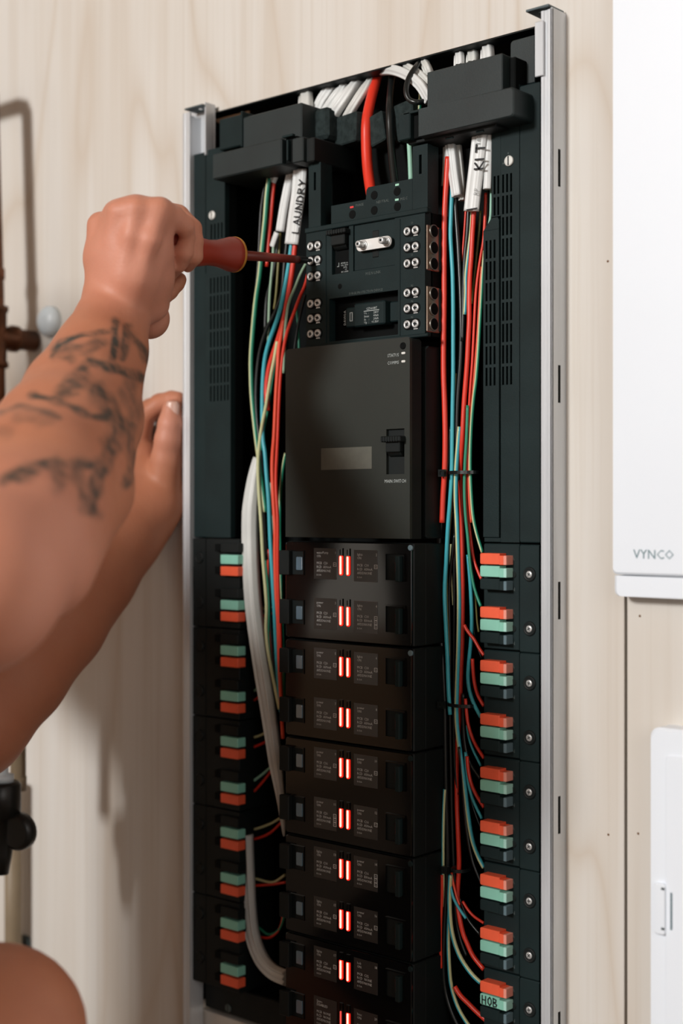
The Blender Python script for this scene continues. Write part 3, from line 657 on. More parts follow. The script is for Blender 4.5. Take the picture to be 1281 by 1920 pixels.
b = breaker('main_switch', sw[0]+.0003, sw[1]-.0003, sw[2], sw[3], AY, mc, Zf(741, 818, AY), Zf(741, 865, AY), .0058, 'black toggle main switch')
t = MB(); add_text(t, 'AFUB3-63H', .0021, (sw[1]-.0006, AY+.0039, sw[2]+.0062), 'RIGHT'); add_text(t, 'C63', .0028, (sw[0]+.0062, AY+.0039, sw[2]+.0032))
add_text(t, '230V 50Hz', .0016, (sw[1]-.0006, AY+.0039, sw[2]+.0012), 'RIGHT'); t.box(sw[1]-.0048, sw[1]-.0008, AY+.0039, AY+.00395, sw[2]+.0034, sw[2]+.0054, 0)
t.build('switch_text', 'text', b)
MB().box(sw[0]+.0040, sw[0]+.0052, AY+.0038, AY+.0041, sw[2]+.0012, sw[2]+.0026, 0).build('red_mark', 'redmark', b)

# ================================================================== SUPPLY BLOCK
SY = -.034
sx0, sx1 = X(574.5, SY), X(797, SY)
sz1 = P(803, 391, SY).z; sz1 = (sz1+P(575, 430, SY).z)/2; sz0 = P(690, 640, SY).z
sb = empty('supply_terminal_block', (sx0, 0, sz0), 'black incoming supply terminal block with rows of paired silver screws', 'terminal block')
colr = R(751, 793, 405, 622, SY); reca = R(617.5, 746.5, 552, 634, SY, 682); lk = R(662.5, 740.5, 409, 503, SY, 701); mw = R(622.5, 654.5, 424, 513, SY, 638)
# face built as a plate with real openings: link recess, breaker window, surge recess
xs = sorted({sx0, mw[0], mw[1], lk[0], lk[1], reca[0], reca[1], sx1}); zs = sorted({sz0, reca[2], reca[3], lk[2], lk[3], mw[2], mw[3], sz1})
holes = set()
for i in range(len(xs)-1):
    for k in range(len(zs)-1):
        cx, cz = (xs[i]+xs[i+1])/2, (zs[k]+zs[k+1])/2
        if any(a[0] < cx < a[1] and a[2] < cz < a[3] for a in (mw, lk, reca)): holes.add((i, k))
MB().grid(xs, zs, holes, SY, SY+.008).build('face_plate', 'plastic', sb)
MB().box(sx0+.001, sx1-.001, SY+.012, .004, sz0, sz1-.001, .0006).build('body', 'tray', sb)
MB().box(sx0-.0008, X(803, SY), SY-.0014, SY+.004, sz1-.0034, sz1+.001, .0006).build('top_rim', 'plastic', sb)
MB().box(sx0-.0008, X(803, SY), SY-.0010, SY+.004, sz0-.001, sz0+.0018, .0006).build('bottom_rim', 'plastic', sb)
MB().box(lk[0]+.0003, lk[1]-.0003, SY+.0012, SY+.006, lk[2]+.0003, lk[3]-.0003, .0003).build('link_panel', 'plastic', sb)
for pxl in (611.5, 750.5): MB().box(X(pxl, SY)-.0004, X(pxl, SY)+.0004, SY-.0007, SY+.001, sz0+.002, sz1-.005, .0002).build('divider_rib', 'plastic', sb)
pm = MB().box(-.0036, .0036, -.0004, .001, -.0115, .0115, .0006).mesh('cross_slot', 'dark')
q = P(703, 457, SY); inst('cross_slot', pm, (q.x, SY+.0010, q.z), sb)
lb = empty  # (link bar is part of the block)
a = P(668, 462, SY-.004); b_ = P(729, 452, SY-.004)
# the bar is level in the world: solve with one height
zl = (a.z+b_.z)/2
bar = MB().rrect(X(664.5, SY-.004)+.002, X(733, SY-.004), zl-.0048, zl+.0048, .0044, SY-.004, SY-.0025, bev=.0004, seg=8).build('link_bar', 'nickel', sb); bar['label'] = 'silver link bar with two bolts'
washer = MB().rev((0, 0, 0), (0, 1, 0), [(-.0006, .0030), (-.0008, .0041), (0, .0043)], 24).mesh('washer', 'silver')
bolt = MB(); bolt.rev((0, 0, 0), (0, 1, 0), [(-.0075, .0016), (-.0075, .0024), (-.0070, .0029), (-.0035, .0029), (0, .0027)], 20); bolt.box(-.0010, .0010, -.0077, -.0070, -.0010, .0010, 0, 1)
bolt = bolt.mesh('bolt', ['silver', 'dark'])
for px_, py_ in ((682, 459.5), (725, 452)):
    x = X(px_, SY-.004); inst('washer', washer, (x, SY-.0041, zl), bar); inst('bolt', bolt, (x, SY-.0046, zl), bar)
b = breaker('breaker_switch', mw[0], mw[1], mw[2], mw[3], SY, sb, Zf(638, 432, SY), Zf(638, 476, SY), .0050, 'black toggle breaker')
t = MB()
for i, (s_, xo) in enumerate((('AFUB3-10', .0080), ('10A  230V', .0080), ('50Hz', .0110), ('4.5', .0128), ('IEC 60898', .0085))): add_text(t, s_, .0019, (mw[0]+xo-.001, SY+.0039, mw[2]+.0090-.0019*i))
t.box(mw[0]+.0045, mw[0]+.0049, SY+.0038, SY+.0039, mw[2]+.0075, mw[2]+.0105, 0).box(mw[0]+.0028, mw[0]+.0049, SY+.0038, SY+.0039, mw[2]+.0070, mw[2]+.0074, 0).build('switch_text', 'text', b)
# surge device
sd = R(642, 742, 569, 613, SY+.006, 690)
g_ = MB().box(X(644, SY), X(664, SY), SY+.003, SY+.02, sd[2]+.001, sd[3]-.002, .001).box(X(664, SY), X(722, SY), SY-.0005, SY+.02, sd[2], sd[3], .0012).box(X(722, SY), X(741, SY), SY+.006, SY+.02, sd[2]+.002, sd[3]-.001, .001).build('surge_protector', 'plastic', sb); g_['label'] = 'black surge protector with white ratings'
MB().grid([X(656.5, SY+.003), X(657.5, SY+.003), X(660.5, SY+.003), X(661.7, SY+.003)], [sd[2]+.006, sd[2]+.0065, sd[3]-.0070, sd[3]-.0065], {(1, 1)}, SY+.0026, SY+.003).build('status_window', 'text', g_)
t = MB(); yt = SY-.0007; tx = X(683, yt)
add_text(t, 'GZ060I8T', .0029, (X(697, yt), yt, Zf(697, 580, yt)), 'CENTER')
t.box(tx-.0004, X(711, yt), yt, yt+.0001, Zf(697, 582.6, yt), Zf(697, 581.4, yt), 0)
for i, (a_, c_) in enumerate((('Uc  :', '280V'), ('Imax:', '40kA'), ('In    :', '20kA'), ('Up  :', '<1.5kV'))):
    zz_ = Zf(697, 588+5.8*i, yt); add_text(t, a_, .0027, (tx, yt, zz_)); add_text(t, c_, .0027, (X(710, yt), yt, zz_), 'RIGHT')
t.build('ratings_text', 'text', g_)
t = MB(); add_text(t, 'DAVIOA', .0036, (X(649, SY+.003), SY+.0028, sd[2]+.003), rot=math.pi/2, sx=.95); t.build('side_text', 'text', g_)
# paired screws
psm = MB()
psm.rev((0, 0, 0), (0, 1, 0), [(-.0012, .0022), (-.0015, .0026), (-.0013, .0034), (0, .0036)], 20)
psm.box(-.0006, .0006, -.0016, -.0009, -.0018, .0018, 0, 1).box(-.0014, .0016, -.0016, -.0009, -.0005, .0005, 0, 1)
psm = psm.mesh('screw', ['silver', 'dark'])
well_ = MB().rrect(-.0090, .0090, -.0046, .0046, .0044, -.0002, .002, seg=6).mesh('screw_pair_recess', 'tray')
foot_ = MB().box(-.0022, .0022, -.0003, 0, -.0004, .0004, 0).mesh('clamp_edge', 'silver')
def pair(pa, pb):
    A, B = P(*pa, SY), P(*pb, SY); z = (A.z+B.z)/2; c = (A.x+B.x)/2
    wl = inst('screw_pair_recess', well_, (c, SY, z), sb)
    for x, rt in ((A.x, .4), (B.x, 1.9)): inst('screw', psm, (x, SY-.0004, z), wl, (0, rt+random.uniform(-.3, .3), 0))
    inst('clamp_edge', foot_, (B.x, SY-.0004, z-.0042), wl)
for ya, yb in ((462.4, 460), (489.5, 487), (518.5, 516.8), (570, 568), (598, 596), (627, 624.5)): pair((583.7, ya), (597.2, yb))
for ya, yb in ((434.2, 431.8), (464.2, 462.2), (494, 492.6), (549.2, 547.8), (579, 577.2), (608.8, 607)): pair((765, ya), (780.4, yb))
for py in (420, 450, 480): print_part('O', .0028, 773, py, SY, 'CENTER', 'textdim', sb)
for py in (538, 567, 597): print_part('N', .0030, 773, py, SY, 'CENTER', 'textdim', sb)
print_part('M.E.N LINK', .0034, 700, 514, SY, 'CENTER', 'textdim', sb); print_part('SURGE PROTECTION DEVICE', .0029, 686, 549, SY, 'CENTER', 'textdim', sb)
q = P(637.5, 537, SY); MB().disc_cyl(q.x, q.z, SY-.0001, SY+.001, .0026).build('small_hole', 'tray', sb)
# terminal plates on the right flank
for (ya, yb, cys) in ((420, 505, (434, 465, 495)), (535, 621, (551, 580, 608))):
    xq = sx1+.0006; z0, z1 = Zf(797, yb, SY), Zf(797, ya, SY)
    pl = MB().box(sx1-.010, xq, SY+.002, SY+.0195, z0, z1, .0006).build('flank_terminal', 'brownreflect', sb); pl['label'] = 'brown terminal plate with three holes'
    MB().box(xq-.003, xq+.0010, SY+.0180, SY+.0215, z0+.001, z1-.0006, .0008).build('plate_edge', 'plastic', pl)
    for cy_ in cys:
        q = P(811, cy_, SY+.0108)
        MB().rev((xq+.0001, SY+.0108, q.z), (-1, 0, 0), [(-.0006, .0046), (-.0010, .0048), (-.0010, .0054), (.001, .0056)], 22).build('terminal_hole', 'dullmetal', pl)
        MB().rev((xq+.0012, SY+.0108, q.z), (1, 0, 0), [(0, .0047), (.0003, .0045)], 20).build('bore', 'tray', pl)
# upper plate with cable holes and posts
uy = SY+.003
ux0, ux1 = X(620.5, uy), X(803, uy)
zz1 = P(622, 386, uy).z; zz2 = P(690, 351, uy).z
upl = MB().prism([(ux0, sz1-.002), (X(773.6, uy), sz1-.002), (X(773.6, uy), zz2), (X(690, uy), zz2), (X(687, uy), zz2-.002), (X(685.5, uy), zz1), (ux0, zz1)], uy, uy+.012, bev=.0004).build('cable_plate', 'plastic', sb)
hm = MB().rev((0, 0, 0), (0, 1, 0), [(-.0002, .0036), (.0003, .0038)], 22).mesh('cable_hole', 'tray')
for px_, py_ in ((702, 366), (745, 359), (702, 394.5), (745.5, 387.5), (661, 402)):
    q = P(px_, py_, uy); inst('cable_hole', hm, (q.x, uy-.0002, q.z), upl)
q = P(660, 388.5, uy); MB().box(q.x-.002, q.x+.002, uy-.0003, uy, q.z-.0008, q.z+.0008, .0001).build('red_mark', 'redmark', upl)
for px_, py_ in ((745, 346.5), (744.5, 374.5)):
    q = P(px_, py_, uy); MB().box(q.x-.002, q.x+.002, uy-.0003, uy, q.z-.0009, q.z+.0009, .0001).build('green_mark', 'greenmark', upl)
for s_, px_, py_ in (('PHASE', 667, 388), ('NEUTRAL', 706, 382), ('M.E.C', 751, 376)): print_part(s_, .0032, px_, py_, uy, 'LEFT', 'textdim', upl)
for (pa, pb, yt, yb, yref) in ((579, 601.5, 306, 418, uy), (774, 802, 272, 388, uy)):
    x0, x1 = X(pa, uy), X(pb, uy); z1 = Zf((pa+pb)/2, yt, uy); z0 = sz1-.002
    so = MB(); sl0, sl1 = x0+(x1-x0)*.42, x0+(x1-x0)*.60
    so.grid([x0, sl0, sl1, x1], [z0, z1-.024, z1-.008, z1], {(1, 1)}, uy, uy+.006).box(x0+.001, x1-.001, uy+.006, uy+.016, z0, z1, 0).build('post', 'plastic', sb)
x0, x1, z0, z1 = R(690, 772, 268, 352, .012); MB().box(x0, x1, .012, .04, z0, z1, .002).build('inner_shroud', 'tray', sb)
x0, x1, z0, z1 = R(601, 622, 300, 432, .01); MB().box(x0-.002, x1, .01, .04, z0, z1, .001).build('inner_shroud', 'tray', sb)

# ================================================================== CABLE DUCTS (top left / top right)
def duct(side):
    if side == 'l':
        d = empty('cable_entry_duct', (X(480, -.03), 0, Zf(480, 300, -.03)), 'black plastic cable entry clamp at the top left, above the LAUNDRY cable', 'cable clamp')
        Y1, Y2 = -.030, -.042
        x0, x1, z0, z1 = R(455, 566, 206, 330, Y1, 510); MB().box(X(455, Y1), X(565.5, Y1), Y1, .02, Zf(510, 300, Y1), (Zf(456, 218, Y1)+Zf(565, 193.5, Y1))/2, .0012).build('upper_block', 'plastic2', d)
        MB().box(X(408, Y1+.006), X(454, Y1+.006), Y1+.008, .02, Zf(430, 272, Y1), Zf(430, 213, Y1), .0010).build('side_block', 'plastic', d)
        MB().box(X(453, Y1), X(456, Y1), Y1-.0015, .01, Zf(454, 276, Y1), Zf(454, 209, Y1), .0005).build('rib', 'plastic', d)
        zt_ = (Zf(400, 285, Y2)+Zf(527, 263, Y2))/2; zb_ = (Zf(400, 336, Y2)+Zf(527, 309, Y2))/2
        MB().box(X(398, Y2), X(527.5, Y2), Y2, .015, zb_, zt_, .0012).build('clamp_band', 'plastic2', d)
        MB().box(X(527, Y2), X(548, Y2), Y2+.006, .01, zb_+.001, zt_+.001, .0006).build('latch_gap', 'tray', d)
        MB().box(X(527, Y2), X(547, Y2), Y2+.001, Y2+.005, zt_, zt_+.0022, .0004).box(X(534, Y2), X(537, Y2), Y2+.002, Y2+.007, zb_+.003, zt_-.002, .0004).build('latch_tongue', 'plastic', d)
        MB().box(X(547.5, Y2), X(568, Y2), Y2, .005, Zf(560, 304, Y2), Zf(560, 257, Y2), .0010).build('latch_block', 'plastic2', d)
        MB().box(X(568, Y2), X(600, Y2+.012), Y2+.004, .02, Zf(585, 300, Y2), Zf(585, 254, Y2), .0010).build('latch_side', 'dark', d)
        x0, x1, z0, z1 = R(576, 614, 203, 262, -.012); f = MB().box(x0-.004, x1, -.012, .02, z0, z1, .003).build('foam_pad', 'foam', d)
    else:
        d = empty('cable_entry_duct', (X(880, -.03), 0, Zf(880, 220, -.03)), 'black plastic cable entry clamp at the top right, above the KIT cable', 'cable clamp')
        Y1, Y2 = -.030, -.042
        zt_ = (Zf(800, 134, Y1)+Zf(942, 101, Y1))/2
        MB().box(X(800.5, Y1), X(942, Y1), Y1, .02, Zf(870, 200, Y1), zt_, .0008).build('upper_block', 'plastic2', d)
        MB().box(X(942, Y1)-.002, X(953, Y1), Y1+.010, .02, Zf(948, 168, Y1), Zf(948, 101, Y1), .0008).build('side_slot', 'tray', d)
        a_ = (Zf(783, 205, Y2)+Zf(955, 163, Y2))/2; c_ = (Zf(786, 257, Y2)+Zf(955, 218, Y2))/2
        MB().rrect(X(783, Y2), X(963.5, Y2), c_, a_, .003, Y2, .012, bev=.0010, seg=5, corners=(1, 0, 0, 1)).build('clamp_band', 'plastic2', d)
        MB().box(X(767, Y2), X(784, Y2), Y2+.006, .01, c_+.001, a_-.001, .0006).build('latch_gap', 'tray', d)
        MB().box(X(755, Y2), X(783, Y2), Y2+.001, Y2+.005, a_-.0020, a_, .0004).build('latch_tongue', 'plastic', d)
        MB().box(X(745.5, Y2), X(767.5, Y2), Y2+.001, .005, Zf(756, 262, Y2), Zf(756, 211, Y2), .0008).build('latch_block', 'plastic', d)
        MB().box(X(745.5, Y2)+.004, X(918, Y2), Y2+.009, .01, c_-.0020, c_+.001, .0006).build('under_plate', 'dark', d)
        for pa in (835, 892):
            MB().box(X(pa, Y2+.012), X(pa+14, Y2+.012), Y2+.012, Y2+.014, c_-.0032, c_-.0020, .0003).build('vent_nib', 'plastic', d)
    return d
duct('l'); duct('r')
def foam(px0, px1, py0, py1, Y, tilt, label):
    x0, x1, z0, z1 = R(px0, px1, py0, py1, Y); c = Vector(((x0+x1)/2, Y+.012, (z0+z1)/2)); mb = MB().box((x0-x1)/2, (x1-x0)/2, -.012, .012, (z0-z1)/2, (z1-z0)/2, .0012)
    o = bpy.data.objects.new('foam_block', mb.mesh('foam_block', 'foam')); sc.collection.objects.link(o); place(o, c, None); o.rotation_euler = tilt; tag(o, label, 'foam pad', 'foam blocks between the incoming cables')
foam(624, 680, 213, 268, -.004, (0, .06, -.30), 'dark foam block left of the thick red cable')
foam(690, 722, 212, 270, -.006, (0, -.20, -.1), 'small tilted foam block between the thick red and thick black cables')
foam(738, 778, 190, 262, -.004, (0, -.10, -.1), 'dark foam block beside the top right cable clamp')

# ================================================================== WIRES AND CABLES
COLS = {'r': ['red'], 'o': ['redorange'], 'c': ['cyan'], 'k': ['blackw'], 'g': ['green'], 'ol': ['olive'], 'pg': ['palegreen'], 'y': ['cream'],
        'yc': ['cream', 'cyan'], 'cy': ['cyan', 'cream'], 'yg': ['cream', 'green'], 'gy': ['green', 'cream'], 'w': ['whitecable'], 'gr': ['greycable'], 'co': ['cyan', 'olive'], 'go': ['green', 'olive'], 't': ['greenmark']}
NAMES = {'r': 'red_wire', 'o': 'red_wire', 'c': 'blue_wire', 'k': 'black_wire', 'g': 'green_wire', 'ol': 'earth_wire', 'pg': 'green_wire', 'y': 'yellow_wire', 'yc': 'earth_wire', 'cy': 'earth_wire', 'yg': 'earth_wire', 'gy': 'earth_wire', 'w': 'white_cable', 'gr': 'grey_cable', 'co': 'blue_wire', 'go': 'earth_wire', 't': 'green_wire'}
def wire(c, wpx, Y, pts, label, group, name=None, y1=None):
    n = len(pts); W_ = []
    for i, p in enumerate(pts):
        yy = p[2] if len(p) > 2 else (Y if y1 is None else Y+(y1-Y)*i/(n-1))
        W_.append(P(p[0], p[1], yy))
    mid = W_[n//2]; r = wpx/2*depth(mid.x, mid.y)/F_PX
    path = cat_rom(W_, 5); seg = 10
    # colour boundary faces the camera
    sec = [(r*math.cos(2*math.pi*i/seg), r*math.sin(2*math.pi*i/seg)) for i in range(seg)]
    ms = COLS[c]; mis = None
    if len(ms) == 2: mis = [1 if math.cos(2*math.pi*(i+.5)/seg-math.radians(-28)) > 0 else 0 for i in range(seg)]
    mb = MB().sweep(path, sec, mis)
    return tag(mb.build(name or NAMES[c], ms), label, 'wire' if not name or 'cable' not in name else 'cable', group)
GR = 'wires bundled right of the breakers'; GLF = 'wires bundled left of the breakers'; GS = 'short wires feeding the left terminals'; GT = 'incoming cables at the top'
RW = [
 ('r', 10.5, -.012, [(840, 294), (837, 340), (834, 400), (833, 480), (833, 560), (832, 640), (832, 700), (834, 760), (835, 820), (834, 880), (831, 930), (829, 980)], 'thick bright red wire leaving the slit white sheath, leftmost of the right bundle'),
 ('c', 8, -.010, [(848, 350), (846, 400), (845, 440), (847, 480), (849, 520), (850, 580), (850, 640), (850, 700), (849, 760), (848, 830), (847, 890), (844, 940), (840, 990), (837, 1050), (834, 1110), (836, 1170), (839, 1230), (841, 1290), (844, 1340)], 'light blue wire just right of the thick red wire'),
 ('ol', 3, -.006, [(855, 700), (853, 760), (852, 830), (851, 890), (848, 940), (844, 990), (840, 1040), (838, 1100), (840, 1170), (843, 1230)], 'thin olive wire hugging the light blue wire'),
 ('k', 9.5, -.006, [(853, 362), (856, 410), (860, 470), (863, 530), (865, 590), (865, 640), (863, 690), (859, 740), (857, 790), (857, 860), (859, 900)], 'thick black wire from the torn end of the white cable'),
 ('k', 5, -.004, [(834, 740), (830, 800), (827, 850), (825, 890), (823, 940), (822, 1000), (821, 1060), (823, 1120)], 'thin black wire left of the red wire at the first cable tie'),
 ('k', 8, -.008, [(846, 800), (841, 860), (836, 900), (831, 950), (825, 1010), (822, 1070), (823, 1130), (827, 1190), (831, 1250), (834, 1310), (835, 1380), (836, 1440), (837, 1500), (839, 1560), (840, 1620), (838, 1670), (835, 1720), (833, 1770), (832, 1820), (836, 1860), (846, 1895), (860, 1925)], 'long black wire down the left side of the right bundle, curving right at the bottom'),
 ('k', 6, -.004, [(853, 1000), (846, 1060), (842, 1110), (843, 1160), (844, 1220), (844, 1290), (844, 1330), (845, 1400), (846, 1450), (847, 1510), (849, 1570), (851, 1625), (853, 1650), (861, 1682), (877, 1722), (901, 1753)], 'black wire with a pale sheen ending at the eighth mint lever'),
 ('k', 5, -.002, [(851, 960), (852, 1050), (852, 1150), (851, 1250), (851, 1350), (853, 1430), (858, 1490)], 'black wire hidden between the blue and the yellow striped wires'),
 ('yc', 8.5, -.010, [(862, 800), (857, 860), (855, 900), (855, 940), (857, 980), (859, 1040), (861, 1120), (860, 1200), (857, 1290), (856, 1340), (859, 1380), (865, 1425), (872, 1478), (878, 1530), (886, 1575), (897, 1606), (908, 1627)], 'blue wire with a cream stripe running down to the sixth mint lever'),
 ('y', 4, -.001, [(846, 1020), (845, 1060), (847, 1090), (849, 1120), (850, 1135)], 'short cream wire glimpsed behind the blue one'),
 ('r', 9, -.009, [(889, 394), (886, 440), (884, 480), (881, 520), (880, 560), (880, 600), (878, 640), (876, 680), (873, 720), (870, 760), (867, 820), (864, 870, -.006), (864, 910, -.002), (866, 970, 0), (868, 1060, 0), (868, 1130, 0), (867, 1200, 0), (864, 1280, 0), (861, 1350, 0), (857, 1420, 0), (857, 1500, -.002), (859, 1560, -.004), (861, 1620, -.004), (858, 1680, -.006), (862, 1720), (868, 1748), (876, 1768), (888, 1793), (908, 1818)], 'long red wire from under the KIT cable to the eighth black lever'),
 ('r', 6, -.006, [(911, 362), (910, 400), (907, 450), (902, 480), (896, 520), (892, 560), (889, 620), (886, 680), (883, 720), (880, 770), (878, 840), (876, 900), (878, 950), (882, 1000), (888, 1045), (896, 1070), (903, 1086)], 'dark red wire from the right white sheath to the first black lever'),
 ('yg', 6.5, -.010, [(909, 470), (906, 505), (903, 560), (900, 610), (897, 660), (893, 710), (888, 750), (884, 800), (882, 860), (883, 910), (887, 965), (894, 1000), (905, 1036)], 'cream and green striped earth wire, rightmost of the bundle at the vents'),
 ('o', 5, -.008, [(904, 500), (901, 536), (898, 590), (895, 640), (891, 690), (887, 740), (883, 780), (880, 830), (879, 880), (880, 930), (884, 980)], 'orange red wire left of the cream and green striped wire'),
 ('t', 5.5, -.004, [(921, 352), (921, 380), (920, 405), (916, 430), (911, 470)], 'short teal green wire under the right white sheath'),
 ('k', 6, -.003, [(916, 352), (914, 400), (911, 440), (907, 480), (903, 530), (899, 580), (896, 620)], 'black wire beside the short teal green wire'),
 ('yc', 7.5, -.008, [(886, 392), (884, 430), (880, 465), (877, 490), (874, 520), (874, 550), (872, 590)], 'cream and blue wire in the middle of the KIT cable end'),
 ('k', 7.5, -.007, [(879, 392), (876, 440), (872, 480), (870, 530), (869, 580), (867, 640)], 'black wire at the left of the KIT cable end'),
 ('r', 4.5, -.003, [(875, 370), (872, 420), (869, 460), (867, 490)], 'thin red wire behind the left edge of the KIT cable'),
 ('ol', 5, -.002, [(901, 396), (899, 430), (895, 470), (890, 520), (886, 570)], 'olive wire behind the right edge of the KIT cable'),
 ('g', 6, -.011, [(877, 760), (875, 820), (872, 870), (871, 920), (873, 965), (877, 1005), (881, 1050), (887, 1090), (894, 1116), (902, 1137)], 'green wire curving down to the second orange lever'),
 ('c', 7.5, -.008, [(878, 1040), (882, 1090), (884, 1130), (885, 1170), (883, 1205), (879, 1245), (878, 1275), (882, 1300), (890, 1322), (902, 1345)], 'blue wire bowing left before the fourth orange lever'),
 ('ol', 4, -.004, [(890, 1110), (893, 1140), (895, 1165), (898, 1185)], 'short olive wire beside the second mint lever'),
 ('r', 6.5, -.012, [(871, 1172), (875, 1180), (882, 1190), (890, 1200), (899, 1216), (908, 1229)], 'short red wire crossing to the gap above the third orange lever'),
 ('k', 3, -.006, [(886, 1150), (889, 1180), (893, 1205), (903, 1234)], 'hair thin dark wire ending at the third orange lever'),
 ('r', 7, -.009, [(886, 1235), (888, 1262), (891, 1285), (897, 1305), (908, 1324)], 'short red wire below the third black lever'),
 ('r', 6.5, -.010, [(873, 1310), (875, 1335), (878, 1357), (884, 1378), (893, 1398), (908, 1422)], 'red wire below the fourth black lever'),
 ('c', 5, -.006, [(876, 1360), (880, 1385), (888, 1408), (902, 1436)], 'thin blue wire ending at the fifth orange lever'),
 ('k', 7, -.006, [(869, 1300), (869, 1350), (872, 1395), (879, 1425), (888, 1442), (901, 1460)], 'black wire ending at the fifth mint lever'),
 ('r', 7, -.010, [(876, 1418), (878, 1442), (883, 1466), (892, 1488), (908, 1514)], 'red wire below the fifth black lever'),
 ('c', 6, -.009, [(873, 1410), (875, 1440), (880, 1475), (888, 1502), (904, 1535)], 'blue wire ending at the sixth orange lever'),
 ('k', 3, -.008, [(878, 1470), (885, 1505), (893, 1530), (901, 1550)], 'hair thin dark wire left of the sixth orange lever'),
 ('k', 5.5, -.011, [(861, 1400), (866, 1450), (870, 1500), (874, 1545), (880, 1585), (888, 1620), (903, 1656)], 'black wire with a bright sheen ending at the seventh orange lever'),
 ('cy', 6, -.010, [(834, 1480), (832, 1520), (831, 1570), (831, 1620), (831, 1660), (829, 1700)], 'blue wire with a cream edge above the lowest cable tie'),
 ('r', 6, -.011, [(829, 1640), (829, 1680), (827, 1720), (826, 1760), (827, 1815)], 'red wire hanging at the far left below the lowest cable tie'),
 ('o', 4.5, -.010, [(847, 1636), (850, 1655), (856, 1680), (862, 1697)], 'thin red orange wire fanning out under the lowest cable tie'),
 ('c', 5.5, -.012, [(845, 1662), (850, 1682), (859, 1700), (874, 1722)], 'short blue wire fanning out under the lowest cable tie'),
 ('r', 5.5, -.006, [(868, 1690), (878, 1706), (890, 1719), (908, 1731)], 'short dark red wire above the eighth orange lever'),
 ('cy', 8.5, -.012, [(845, 1640), (843, 1685), (845, 1730), (851, 1762), (861, 1790), (874, 1812), (888, 1830), (902, 1843)], 'cream and blue striped wire sweeping to the lowest orange lever'),
 ('cy', 7.5, -.010, [(843, 1700), (841, 1760), (842, 1800), (845, 1840), (852, 1870), (862, 1895), (876, 1918), (892, 1940)], 'cream and blue striped wire leaving at the bottom of the picture'),
 ('r', 9.5, -.011, [(853, 1850), (864, 1867), (880, 1883), (895, 1898), (912, 1913)], 'thick short red wire beside the HOB lever'),
 ('k', 5.5, -.008, [(854, 1690), (857, 1730), (864, 1763), (875, 1792)], 'thin black wire left of the long red wire near the bottom'),
]
for (c, wp, Y, pts, lab) in RW: wire(c, wp, Y, pts, lab, GR)
